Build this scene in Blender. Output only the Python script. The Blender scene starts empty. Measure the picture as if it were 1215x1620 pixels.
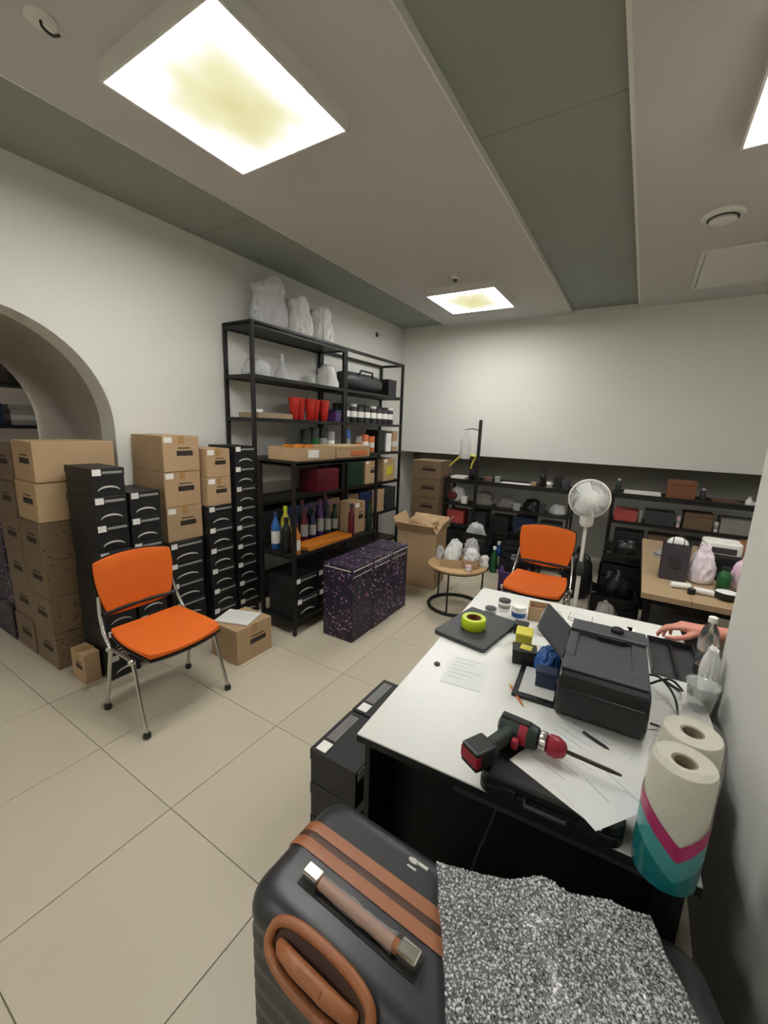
import bpy, bmesh, math, random
from mathutils import Vector, Matrix, noise
random.seed(7)
S = bpy.context.scene
COL = S.collection
PI = math.pi
V = Vector

# ------------------------------------------------------------------ camera
def cam_axes(yaw, pitch, roll):
    f = V((-math.sin(yaw)*math.cos(pitch), math.cos(yaw)*math.cos(pitch), -math.sin(pitch)))
    r = V((math.cos(yaw), math.sin(yaw), 0))
    d = f.cross(r)
    return f, math.cos(roll)*r + math.sin(roll)*d, -math.sin(roll)*r + math.cos(roll)*d
F_, R_, D_ = cam_axes(0.54945, 0.2009, -0.0357)
cd = bpy.data.cameras.new('camera')
cd.sensor_fit = 'AUTO'; cd.sensor_width = 36.0; cd.lens = 651.68/1620*36.0
cd.clip_start = 0.02
cam = bpy.data.objects.new('camera', cd); COL.objects.link(cam)
M = Matrix((R_, -D_, -F_)).transposed().to_4x4(); M.translation = V((0, 0, 1.65))
cam.matrix_world = M
S.camera = cam
# ------------------------------------------------------------------ world, exposure
W = bpy.data.worlds.new('world'); S.world = W; W.use_nodes = True
W.node_tree.nodes['Background'].inputs[0].default_value = (0.5, 0.5, 0.48, 1)
W.node_tree.nodes['Background'].inputs[1].default_value = 0.05
S.view_settings.view_transform = 'Standard'; S.view_settings.look = 'None'
S.view_settings.gamma = 1.0; S.view_settings.use_curve_mapping = False
S.view_settings.exposure = 0.45
LAMP = 59.0            # emission of the ceiling panels

# ------------------------------------------------------------------ materials
MATS = {}
def srgb(c):
    return tuple(((x/255)/12.92 if x/255 <= 0.04045 else ((x/255+0.055)/1.055)**2.4) for x in c)
def mat(name, col, rough=0.6, metal=0.0, var=0.0, scale=8.0, bump=0.0, bscale=60.0, trans=0.0, alpha=1.0, coat=0.0, rnd=0.0):
    if name in MATS: return MATS[name]
    m = bpy.data.materials.new(name); m.use_nodes = True
    nt = m.node_tree; N = nt.nodes; L = nt.links
    b = N['Principled BSDF']
    c = srgb(col)
    b.inputs['Roughness'].default_value = rough; b.inputs['Metallic'].default_value = metal
    b.inputs['Transmission Weight'].default_value = trans; b.inputs['Alpha'].default_value = alpha
    b.inputs['Coat Weight'].default_value = coat
    tc = N.new('ShaderNodeTexCoord')
    nz = N.new('ShaderNodeTexNoise'); nz.inputs['Scale'].default_value = scale; nz.inputs['Detail'].default_value = 5
    L.new(tc.outputs['Object'], nz.inputs['Vector'])
    mx = N.new('ShaderNodeMixRGB'); mx.blend_type = 'MIX'
    v = max(var, 0.02)
    mx.inputs[1].default_value = tuple(max(0, x*(1-v)) for x in c) + (1,)
    mx.inputs[2].default_value = tuple(min(1, x*(1+v)) for x in c) + (1,)
    L.new(nz.outputs['Fac'], mx.inputs[0])
    out = mx.outputs[0]
    if rnd > 0:
        oi = N.new('ShaderNodeObjectInfo'); hs = N.new('ShaderNodeHueSaturation')
        mr = N.new('ShaderNodeMapRange'); mr.inputs[3].default_value = 1-rnd; mr.inputs[4].default_value = 1+rnd
        L.new(oi.outputs['Random'], mr.inputs[0]); L.new(mr.outputs[0], hs.inputs['Value']); L.new(out, hs.inputs['Color'])
        out = hs.outputs[0]
    L.new(out, b.inputs['Base Color'])
    if bump > 0:
        n2 = N.new('ShaderNodeTexNoise'); n2.inputs['Scale'].default_value = bscale; n2.inputs['Detail'].default_value = 3
        L.new(tc.outputs['Object'], n2.inputs['Vector'])
        bp = N.new('ShaderNodeBump'); bp.inputs['Strength'].default_value = bump; bp.inputs['Distance'].default_value = 0.01
        L.new(n2.outputs['Fac'], bp.inputs['Height']); L.new(bp.outputs[0], b.inputs['Normal'])
    MATS[name] = m
    return m
mat('wall', (226, 226, 219), 0.85, var=0.03, scale=1.5, bump=0.05, bscale=30)
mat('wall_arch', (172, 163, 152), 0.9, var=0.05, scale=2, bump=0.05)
mat('niche', (140, 140, 131), 0.85, var=0.06, scale=2)
mat('ceil', (206, 203, 201), 0.9, var=0.02, scale=1)
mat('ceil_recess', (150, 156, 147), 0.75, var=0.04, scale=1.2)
mat('grout', (120, 112, 96), 0.9)
mat('tile', (192, 183, 162), 0.38, var=0.07, scale=2.2, rnd=0.025, bump=0.02, bscale=4)
mat('black_metal', (26, 25, 23), 0.45, 0.2)
mat('white_plastic', (225, 224, 216), 0.4)
mat('chrome', (200, 198, 192), 0.22, 1.0)
mat('orange', (224, 104, 18), 0.75, var=0.06, scale=14, bump=0.25, bscale=500)
mat('black_plastic', (22, 22, 23), 0.42)
mat('printer_grey', (66, 68, 71), 0.45)
mat('printer_black', (17, 17, 18), 0.36)
mat('dark_grey', (52, 53, 55), 0.5)
mat('black_box', (24, 25, 26), 0.5, var=0.1, rnd=0.15)
mat('label_white', (236, 234, 228), 0.6)
mat('print_grey', (150, 150, 146), 0.6)
mat('print_white', (205, 205, 198), 0.55)
mat('print_dark', (44, 34, 28), 0.7)
mat('kraft', (176, 148, 113), 0.8, var=0.08, scale=6, rnd=0.06)
mat('kraft_dull', (158, 138, 110), 0.85, var=0.12, scale=7, rnd=0.1)
mat('kraft_dark', (104, 82, 62), 0.85, var=0.12, scale=8, rnd=0.1)
mat('tape', (166, 130, 82), 0.3)
mat('desk_white', (222, 223, 217), 0.32, var=0.015, scale=2)
mat('desk_black', (11, 11, 11), 0.6)
mat('wood', (178, 148, 102), 0.5, var=0.14, scale=5)
mat('wood_table', (164, 140, 108), 0.55, var=0.2, scale=6)
mat('suitcase', (46, 47, 50), 0.36, var=0.04, bump=0.05, bscale=700)
mat('leather', (160, 100, 62), 0.38, var=0.14, scale=22, bump=0.15, bscale=300)
mat('leather_dark', (72, 42, 24), 0.5, var=0.2, scale=15)
mat('gold', (196, 172, 120), 0.25, 1.0)
mat('silver', (210, 208, 200), 0.2, 1.0)
mat('paper', (224, 224, 219), 0.75, var=0.01)
mat('paper_grey', (222, 224, 222), 0.75, var=0.02)
mat('towel_paper', (216, 213, 198), 0.9, bump=0.3, bscale=400)
mat('core', (150, 138, 120), 0.9)
mat('bag_white', (226, 227, 224), 0.38, var=0.05, scale=12, bump=0.25, bscale=18)
mat('bag_grey', (188, 189, 190), 0.35, var=0.08, scale=9, bump=0.3, bscale=16)
mat('bag_pink', (220, 190, 205), 0.4, var=0.15, scale=14, bump=0.2, bscale=18)
mat('film_milky', (220, 222, 222), 0.2, var=0.1, alpha=0.6)
mat('bag_mix', (232, 220, 227), 0.4, var=0.22, scale=7, bump=0.2, bscale=18)
mat('bag_black', (20, 20, 21), 0.35, var=0.1, bump=0.3, bscale=16)
mat('red', (186, 36, 26), 0.35, var=0.12, scale=20)
mat('red_dull', (170, 70, 66), 0.6, var=0.1)
mat('wine', (92, 22, 34), 0.4)
mat('blue', (42, 92, 158), 0.45, var=0.15, scale=30)
mat('navy', (24, 40, 74), 0.45, var=0.15)
mat('purple', (74, 48, 104), 0.45, var=0.15)
mat('yellow', (206, 196, 66), 0.4)
mat('lime', (190, 214, 24), 0.35, coat=0.5)
mat('amber', (196, 122, 40), 0.35)
mat('green_dark', (22, 48, 34), 0.4)
mat('green', (28, 92, 46), 0.4)
mat('brown', (122, 74, 44), 0.7, var=0.1)
mat('orange_lab', (206, 116, 66), 0.5)
mat('clear', (238, 240, 238), 0.08, trans=0.95)
mat('clear_film', (235, 238, 236), 0.1, alpha=0.22)
mat('skin', (208, 140, 122), 0.55, var=0.06, scale=20)
mat('hair', (42, 30, 22), 0.7)
mat('shirt', (40, 44, 52), 0.85, var=0.05)
mat('trousers', (34, 36, 44), 0.85)
mat('drill_green', (22, 38, 32), 0.5)
mat('drill_red', (150, 26, 48), 0.42)
mat('steel_dark', (70, 66, 58), 0.35, 0.9)
mat('grey_cloth', (142, 138, 132), 0.85, var=0.2, scale=12)
mat('bubble_film', (138, 139, 142), 0.14, var=0.35, scale=40, alpha=0.62)
mat('bubble', (190, 192, 194), 0.06, var=0.9, scale=190, alpha=0.85)
mat('dark_bag_paper', (58, 52, 58), 0.6, var=0.1)
mat('fan_grille', (226, 227, 222), 0.35)
mat('fan_blade', (222, 226, 226), 0.25)

_m = MATS['bubble'].node_tree; _n = [n for n in _m.nodes if n.type == 'TEX_NOISE'][0]; _x = [n for n in _m.nodes if n.type == 'MIX_RGB'][0]
_r = _m.nodes.new('ShaderNodeMapRange'); _r.inputs[1].default_value = 0.38; _r.inputs[2].default_value = 0.62  # steeper contrast paints bright glints and dark gaps into the bubble colour
_m.links.new(_n.outputs['Fac'], _r.inputs[0]); _m.links.new(_r.outputs[0], _x.inputs[0])

def patterned(name, base, specks, scale=60.0, thr=0.32):
    m = bpy.data.materials.new(name); m.use_nodes = True
    N = m.node_tree.nodes; L = m.node_tree.links; b = N['Principled BSDF']; b.inputs['Roughness'].default_value = 0.45
    tc = N.new('ShaderNodeTexCoord'); vo = N.new('ShaderNodeTexVoronoi'); vo.inputs['Scale'].default_value = scale
    oi = N.new('ShaderNodeObjectInfo'); vm = N.new('ShaderNodeVectorMath'); vm.operation = 'ADD'
    ml = N.new('ShaderNodeMath'); ml.operation = 'MULTIPLY'; ml.inputs[1].default_value = 17.0; L.new(oi.outputs['Random'], ml.inputs[0])
    L.new(tc.outputs['Object'], vm.inputs[0]); L.new(ml.outputs[0], vm.inputs[1]); L.new(vm.outputs[0], vo.inputs['Vector'])
    r = N.new('ShaderNodeValToRGB'); r.color_ramp.interpolation = 'CONSTANT'
    sx = N.new('ShaderNodeSeparateColor'); L.new(vo.outputs['Color'], sx.inputs[0])
    e = r.color_ramp.elements; e[0].position = 0; e[0].color = srgb(base)+(1,); e[1].position = 0.5; e[1].color = srgb(specks[0])+(1,)
    for i, c in enumerate(specks[1:]):
        k = e.new(0.5+0.5*(i+1)/len(specks)); k.color = srgb(c)+(1,)
    L.new(sx.outputs[0], r.inputs[0])
    mx = N.new('ShaderNodeMixRGB'); lt = N.new('ShaderNodeMath'); lt.operation = 'LESS_THAN'; lt.inputs[1].default_value = thr
    L.new(vo.outputs['Distance'], lt.inputs[0]); L.new(lt.outputs[0], mx.inputs[0])
    mx.inputs[1].default_value = srgb(base)+(1,); L.new(r.outputs[0], mx.inputs[2]); L.new(mx.outputs[0], b.inputs['Base Color'])
    MATS[name] = m
patterned('purple_print', (26, 20, 40), [(76, 54, 110), (166, 96, 140), (44, 42, 92), (170, 160, 182), (104, 52, 92), (120, 110, 150)], 46, 0.42)
patterned('brown_print', (118, 98, 76), [(74, 58, 46), (120, 100, 80), (52, 40, 34), (128, 112, 94)], 44, 0.3)

def panel_mat():
    m = bpy.data.materials.new('lamp_panel'); m.use_nodes = True
    N = m.node_tree.nodes; L = m.node_tree.links; N.remove(N['Principled BSDF'])
    tc = N.new('ShaderNodeTexCoord'); sp = N.new('ShaderNodeSeparateXYZ'); L.new(tc.outputs['Object'], sp.inputs[0])
    ax = N.new('ShaderNodeMath'); ax.operation = 'ABSOLUTE'; ay = N.new('ShaderNodeMath'); ay.operation = 'ABSOLUTE'
    L.new(sp.outputs[0], ax.inputs[0]); L.new(sp.outputs[1], ay.inputs[0])
    p1 = N.new('ShaderNodeMath'); p1.operation = 'POWER'; p1.inputs[1].default_value = 2.6
    p2 = N.new('ShaderNodeMath'); p2.operation = 'POWER'; p2.inputs[1].default_value = 2.6
    L.new(ax.outputs[0], p1.inputs[0]); L.new(ay.outputs[0], p2.inputs[0])
    ad = N.new('ShaderNodeMath'); ad.operation = 'ADD'; L.new(p1.outputs[0], ad.inputs[0]); L.new(p2.outputs[0], ad.inputs[1])
    ro = N.new('ShaderNodeMath'); ro.operation = 'POWER'; ro.inputs[1].default_value = 1/2.6; L.new(ad.outputs[0], ro.inputs[0])
    nz = N.new('ShaderNodeTexNoise'); nz.inputs['Scale'].default_value = 4.5; nz.inputs['Detail'].default_value = 1.0
    L.new(tc.outputs['Object'], nz.inputs['Vector'])
    ns = N.new('ShaderNodeMath'); ns.operation = 'MULTIPLY_ADD'; ns.inputs[1].default_value = 0.26; L.new(nz.outputs[0], ns.inputs[0]); L.new(ro.outputs[0], ns.inputs[2])
    r = N.new('ShaderNodeValToRGB'); e = r.color_ramp.elements
    e[0].position = 0.13; e[0].color = (0.54/LAMP, 0.49/LAMP, 0.23/LAMP, 1)
    e[1].position = 0.47; e[1].color = (1.0, 0.985, 0.955, 1)
    k = e.new(0.29); k.color = (0.66/LAMP, 0.63/LAMP, 0.40/LAMP, 1)
    k = e.new(0.365); k.color = (0.78/LAMP, 0.765/LAMP, 0.66/LAMP, 1)
    k = e.new(0.425); k.color = (0.10, 0.098, 0.094, 1)
    L.new(ns.outputs[0], r.inputs[0])
    em = N.new('ShaderNodeEmission'); em.inputs[1].default_value = LAMP; L.new(r.outputs[0], em.inputs[0])
    L.new(em.outputs[0], N['Material Output'].inputs[0])
    MATS['lamp_panel'] = m
panel_mat()

def wrapper_mat():
    m = bpy.data.materials.new('towel_wrap'); m.use_nodes = True
    N = m.node_tree.nodes; L = m.node_tree.links; b = N['Principled BSDF']; b.inputs['Roughness'].default_value = 0.16
    tc = N.new('ShaderNodeTexCoord'); sp = N.new('ShaderNodeSeparateXYZ'); L.new(tc.outputs['Object'], sp.inputs[0])
    # printed wave: z + curve along x
    wv = N.new('ShaderNodeMath'); wv.operation = 'ABSOLUTE'; L.new(sp.outputs[0], wv.inputs[0])
    ma = N.new('ShaderNodeMath'); ma.operation = 'MULTIPLY_ADD'; ma.inputs[1].default_value = -0.9; L.new(wv.outputs[0], ma.inputs[0]); L.new(sp.outputs[2], ma.inputs[2])
    r = N.new('ShaderNodeValToRGB'); r.color_ramp.interpolation = 'CONSTANT'; e = r.color_ramp.elements
    mr = N.new('ShaderNodeMapRange'); mr.inputs[1].default_value = -0.06; mr.inputs[2].default_value = 0.28; L.new(ma.outputs[0], mr.inputs[0])
    L.new(mr.outputs[0], r.inputs[0])
    e[0].position = 0; e[0].color = srgb((22, 112, 116))+(1,)
    e[1].position = 0.27; e[1].color = srgb((70, 150, 152))+(1,)
    k = e.new(0.42); k.color = srgb((176, 46, 104))+(1,)
    k = e.new(0.53); k.color = srgb((226, 226, 216))+(1,)
    L.new(r.outputs[0], b.inputs['Base Color'])
    r2 = N.new('ShaderNodeValToRGB'); r2.color_ramp.interpolation = 'CONSTANT'; e = r2.color_ramp.elements
    e[0].position = 0; e[0].color = (0.93,)*3+(1,); e[1].position = 0.53; e[1].color = (0.2,)*3+(1,)
    L.new(mr.outputs[0], r2.inputs[0]); L.new(r2.outputs[0], b.inputs['Alpha'])
    nz = N.new('ShaderNodeTexNoise'); nz.inputs['Scale'].default_value = 22; nz.inputs['Detail'].default_value = 2; L.new(tc.outputs['Object'], nz.inputs['Vector'])
    bp = N.new('ShaderNodeBump'); bp.inputs['Strength'].default_value = 0.7; bp.inputs['Distance'].default_value = 0.01; L.new(nz.outputs['Fac'], bp.inputs['Height']); L.new(bp.outputs[0], b.inputs['Normal'])
    MATS['towel_wrap'] = m
wrapper_mat()

# ------------------------------------------------------------------ mesh helpers
class MB:
    def __init__(s): s.v = []; s.f = []
    def add(s, vs, fs, mx=None):
        o = len(s.v)
        s.v += [tuple(mx @ V(p)) if mx else tuple(p) for p in vs]
        s.f += [tuple(i+o for i in f) for f in fs]
        return s
    def box(s, x0, x1, y0, y1, z0, z1, mx=None):
        vs = [(x, y, z) for z in (z0, z1) for x, y in ((x0, y0), (x1, y0), (x1, y1), (x0, y1))]
        return s.add(vs, [(3, 2, 1, 0), (4, 5, 6, 7), (0, 1, 5, 4), (1, 2, 6, 5), (2, 3, 7, 6), (3, 0, 4, 7)], mx)
    def prism(s, pts, z0, z1, mx=None):
        n = len(pts)
        vs = [(x, y, z0) for x, y in pts] + [(x, y, z1) for x, y in pts]
        return s.add(vs, [tuple(range(n-1, -1, -1)), tuple(range(n, 2*n))] + [(i, (i+1) % n, n+(i+1) % n, n+i) for i in range(n)], mx)
    def lathe(s, prof, n=20, mx=None, caps=True, sx=1, sy=1):
        vs = []; fs = []
        for r, z in prof:
            for k in range(n):
                a = 2*PI*k/n; vs.append((r*math.cos(a)*sx, r*math.sin(a)*sy, z))
        for i in range(len(prof)-1):
            for k in range(n):
                fs.append((i*n+k, i*n+(k+1) % n, (i+1)*n+(k+1) % n, (i+1)*n+k))
        if caps:
            fs.append(tuple(range(n-1, -1, -1))); o = (len(prof)-1)*n; fs.append(tuple(range(o, o+n)))
        return s.add(vs, fs, mx)
    def tube(s, pts, r, n=10, closed=False):
        P = [V(p) for p in pts]; m = len(P); rr = r if isinstance(r, (list, tuple)) else [r]*m
        vs = []; fs = []; up = None
        for i, p in enumerate(P):
            if closed: t = P[(i+1) % m]-P[i-1]
            else: t = P[min(i+1, m-1)]-P[max(i-1, 0)]
            if t.length < 1e-9: t = V((0, 0, 1))
            t.normalize()
            if up is None: up = t.orthogonal().normalized()
            else:
                up = up - t*up.dot(t)
                if up.length < 1e-6: up = t.orthogonal()
                up.normalize()
            w = t.cross(up)
            for k in range(n):
                a = 2*PI*k/n; vs.append(p + (up*math.cos(a)+w*math.sin(a))*rr[i])
        for i in range(m if closed else m-1):
            j = (i+1) % m
            for k in range(n): fs.append((i*n+k, i*n+(k+1) % n, j*n+(k+1) % n, j*n+k))
        if not closed: fs += [tuple(range(n-1, -1, -1)), tuple(range((m-1)*n, m*n))]
        return s.add(vs, fs)
    def ball(s, c, r, n=14, m=8, mx=None):
        rx, ry, rz = r if isinstance(r, (list, tuple)) else (r, r, r)
        T = Matrix.Translation(V(c)) @ Matrix.Diagonal((rx, ry, rz, 1))
        prof = [(max(math.sin(PI*i/m), 1e-3), -math.cos(PI*i/m)) for i in range(m+1)]
        return s.lathe(prof, n, (mx @ T) if mx else T)
    def mesh(s, name, m, smooth=None):
        me = bpy.data.meshes.new(name); me.from_pydata([tuple(p) for p in s.v], [], s.f)
        bm = bmesh.new(); bm.from_mesh(me); bmesh.ops.recalc_face_normals(bm, faces=bm.faces); bm.to_mesh(me); bm.free()
        if smooth:
            for p in me.polygons: p.use_smooth = True
            me.set_sharp_from_angle(angle=math.radians(smooth))
        me.materials.append(MATS[m]); me.update()
        return me
    def build(s, name, m, parent=None, smooth=None, bevel=0, seg=2):
        return put(name, s.mesh(name, m, smooth), parent, bevel, seg)
def put(name, me, parent=None, bevel=0, seg=2):
    o = bpy.data.objects.new(name, me); COL.objects.link(o)
    if parent: o.parent = parent
    if bevel:
        b = o.modifiers.new('bevel', 'BEVEL'); b.width = bevel; b.segments = seg; b.limit_method = 'ANGLE'; b.angle_limit = math.radians(40)
    return o
def tag(o, label, cat, group=None):
    o['label'] = label; o['category'] = cat
    if group: o['group'] = group
    return o
def thing(name, label, cat, loc=(0, 0, 0), rz=0.0, group=None):
    o = bpy.data.objects.new(name, None); COL.objects.link(o); o.empty_display_size = 0.1
    o.location = loc; o.rotation_euler = (0, 0, rz)
    return tag(o, label, cat, group)
def struct(name, mb, m, parent=None, smooth=None, bevel=0):
    o = mb.build(name, m, parent, smooth, bevel)
    if not parent: o['kind'] = 'structure'
    return o
def curve(pts, k=6):
    P = [V(p) for p in pts]; P = [2*P[0]-P[1]]+P+[2*P[-1]-P[-2]]; o = []
    for i in range(1, len(P)-2):
        a, b, c, d = P[i-1:i+3]
        for q in range(k):
            u = q/k; o.append(0.5*((2*b)+(c-a)*u+(2*a-5*b+4*c-d)*u*u+(3*b-a-3*c+d)*u**3))
    return o+[P[-2]]
def rrect(x0, x1, y0, y1, r, n=5):
    pts = []
    for cx, cy, a0 in ((x1-r, y1-r, 0), (x0+r, y1-r, 90), (x0+r, y0+r, 180), (x1-r, y0+r, 270)):
        for k in range(n+1):
            a = math.radians(a0+90*k/n); pts.append((cx+r*math.cos(a), cy+r*math.sin(a)))
    return pts
def RZ(a): return Matrix.Rotation(a, 4, 'Z')
def TR(*p): return Matrix.Translation(V(p))
ORD = ['topmost', 'second', 'third', 'fourth', 'fifth', 'sixth', 'seventh', 'eighth', 'ninth', 'tenth']
def nth(i): return 'topmost' if i == 0 else ORD[i]+' from top'

# ------------------------------------------------------------------ the setting
XL, YB, XR, YP = -3.25, 5.65, 0.36, 1.89     # left wall, back wall, right wall, end of right wall
ZC, ZR = 3.06, 3.10                            # ceiling strips, recessed strips
fl = struct('floor', MB().box(-6.8, 2.7, -3.1, 6.4, -0.08, -0.004), 'grout')
T = 0.612; gx = -0.916; gy = 0.812
tile_me = MB().box(0.0015, T-0.0015, 0.0015, T-0.0015, -0.02, 0).mesh('tile', 'tile')
nt_ = 0
for i in range(-10, 6):
    for j in range(-7, 10):
        x, y = gx+i*T, gy+j*T
        if x < -6.8 or x+T > 2.9 or y < -3.2 or y > 6.2: continue
        if x < -4.8 and (y > 2.6 or y < -0.6): continue      # room behind the arch is narrow
        if -4.6 < x and x+T < XL and (y+T < 0.1 or y > 1.6): continue
        if x > XR and y+T < YP: continue
        o = put('tile', tile_me, fl, 0.001, 1); o.location = (x, y, 0); nt_ += 1
# left wall: thick, with a vaulted arch
ac, ar, az = 0.84, 0.71, 1.58
out = [(-3.0, 0), (ac-ar, 0)] + [(ac-ar*math.cos(PI*k/32), az+ar*math.sin(PI*k/32)) for k in range(33)] + [(ac+ar, 0), (6.3, 0), (6.3, 3.3), (-3.0, 3.3)]
X2 = Matrix(((0, 0, 1, 0), (1, 0, 0, 0), (0, 1, 0, 0), (0, 0, 0, 1)))
wl = MB().prism(out, -3.45, XL, X2); struct('wall_left', wl, 'wall')
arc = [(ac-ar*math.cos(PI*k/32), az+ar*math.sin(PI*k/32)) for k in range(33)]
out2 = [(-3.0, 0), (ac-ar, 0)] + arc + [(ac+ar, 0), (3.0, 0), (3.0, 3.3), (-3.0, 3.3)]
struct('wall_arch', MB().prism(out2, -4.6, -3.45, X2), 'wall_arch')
struct('wall_back', MB().box(XL, 2.6, YB, 6.35, 1.31, 3.3), 'wall', bevel=0.004)
struct('wall_niche', MB().box(XL, 2.6, 6.2, 6.35, 0, 1.31), 'niche')
struct('wall_right', MB().box(XR, 2.7, -3.0, YP, 0, 3.3), 'wall', bevel=0.004)
struct('wall_far_right', MB().box(2.6, 2.75, YP, 6.35, 0, 3.3), 'wall')
struct('wall_rear', MB().box(XL, XR, -3.15, -3.0, 0, 3.3), 'wall')
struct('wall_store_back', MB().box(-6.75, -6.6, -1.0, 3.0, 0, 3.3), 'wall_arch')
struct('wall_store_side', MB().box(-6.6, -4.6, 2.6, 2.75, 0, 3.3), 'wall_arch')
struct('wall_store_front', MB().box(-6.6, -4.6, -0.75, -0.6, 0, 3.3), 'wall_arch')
ce = struct('ceiling', MB().box(-6.8, 2.75, -3.15, 6.35, 3.116, 3.3), 'ceil')
def panels(x0, x1, ys, z0, z1, m, name):
    for a, b in zip(ys[:-1], ys[1:]):
        MB().box(x0, x1, a+0.002, b-0.002, z0, z1).build(name, m, ce, bevel=0.0015)
panels(XL, -2.52, [-3.0, -0.95, 0.68, 2.29, 3.92, YB], ZR, ZR+0.02, 'ceil_recess', 'recess_panel')
panels(-0.92, -0.24, [-3.0, -0.95, 0.68, 2.29, 3.92, YB], ZR, ZR+0.02, 'ceil_recess', 'recess_panel')
MB().box(-2.52, -0.92, -3.0, YB, ZC, ZR+0.02).build('dropped_strip', 'ceil', ce)
MB().box(-0.24, 2.6, -3.0, YB, ZC, ZR+0.02).build('dropped_strip', 'ceil', ce)
MB().box(-0.925, -0.914, -3.0, YB, ZC-0.003, ZR).build('edge_strip', 'white_plastic', ce)
MB().box(-0.246, -0.228, -3.0, YB, ZC-0.003, ZR).build('edge_strip', 'white_plastic', ce)
MB().box(-2.526, -2.514, -3.0, YB, ZC-0.003, ZR).build('edge_strip', 'white_plastic', ce)

# ------------------------------------------------------------------ ceiling lamps
def lamp(x, y, label, z=ZC):
    t = thing('ceiling_light', label, 'light', (x, y, z), 0, 'square ceiling light panels')
    h = 0.36; fr = MB()
    for a, b, c, d in ((-h, h, -h, -h+0.012), (-h, h, h-0.012, h), (-h, -h+0.012, -h+0.012, h-0.012), (h-0.012, h, -h+0.012, h-0.012)):
        fr.box(a, b, c, d, -0.075, 0)
    fr.build('frame', 'white_plastic', t)
    MB().box(-h+0.0125, h-0.0125, -h+0.0125, h-0.0125, -0.073, -0.066).build('diffuser', 'lamp_panel', t)
lamp(-1.71, 1.41, 'square ceiling light with yellow-stained centre over the orange chair and shoe boxes')
lamp(-1.74, 4.46, 'square ceiling light with yellow-stained centre close to the back wall')
lamp(0.56, 2.40, 'square ceiling light on the ceiling strip beside the smoke detector')
lamp(-1.71, -1.60, 'added square ceiling light over the unseen rear of the room')  # unseen lamp added behind the camera for more light in the room
lamp(-5.0, 0.3, 'added unseen ceiling light in the store room behind the arch', 3.116)  # unseen lamp added to brighten the store room and the vault
t = thing('smoke_detector', 'round white smoke detector on ceiling beside square access hatch', 'detector', (0.24, 3.63, ZC))
MB().lathe([(0.12, 0), (0.12, -0.012), (0.105, -0.022), (0.07, -0.024)], 32).build('base', 'white_plastic', t, smooth=30)
MB().lathe([(0.068, -0.024), (0.075, -0.04), (0.06, -0.05), (0.02, -0.053)], 32).build('sensor', 'white_plastic', t, smooth=30)
MB().lathe([(0.086, -0.0225), (0.086, -0.027), (0.072, -0.027), (0.072, -0.0225)], 32, caps=False).build('vent_ring', 'dark_grey', t, smooth=30)
t = thing('access_hatch', 'square white access hatch set in the ceiling by the back wall', 'hatch', (0.60, 4.68, ZC))
fr = MB()
for a, b, c, d in ((-.42, .42, -.47, -.44), (-.42, .42, .44, .47), (-.42, -.39, -.44, .44), (.39, .42, -.44, .44)): fr.box(a, b, c, d, -0.016, 0)
fr.build('frame', 'white_plastic', t, bevel=0.003)
MB().box(-.382, .382, -.432, .432, -0.012, 0).build('door', 'white_plastic', t, bevel=0.002)
t = thing('ceiling_sensor', 'small white sensor on the ceiling beside the far light panel', 'sensor', (-1.69, 3.88, ZC))
MB().lathe([(0.035, 0), (0.035, -0.02), (0.02, -0.035)], 20).build('base', 'white_plastic', t, smooth=30)
MB().ball((0, 0, -0.035), 0.022).build('dome', 'dark_grey', t, smooth=60)
t = thing('ceiling_cable', 'short black cable end hanging from a hole in the ceiling', 'cable', (-2.06, 0.86, ZC))
MB().lathe([(0.05, 0), (0.05, -0.006), (0.03, -0.008)], 20).build('cover_ring', 'white_plastic', t, smooth=30)
MB().tube(curve([(0, 0, -0.004), (0.01, 0.0, -0.03), (0.03, 0.02, -0.05), (0.06, 0.03, -0.055)]), 0.005).build('wire', 'black_plastic', t, smooth=60)
t = thing('wall_hook', 'small dark hook on the left wall above the tall shelf', 'hook', (XL, 4.95, 2.88))
MB().box(0, 0.008, -0.02, 0.02, -0.03, 0.03).build('plate', 'black_metal', t, bevel=0.002)
MB().tube([(0.006, 0, -0.01), (0.03, 0, -0.015), (0.04, 0, 0.0), (0.04, 0, 0.012)], 0.005).build('prong', 'black_metal', t, smooth=60)

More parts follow.
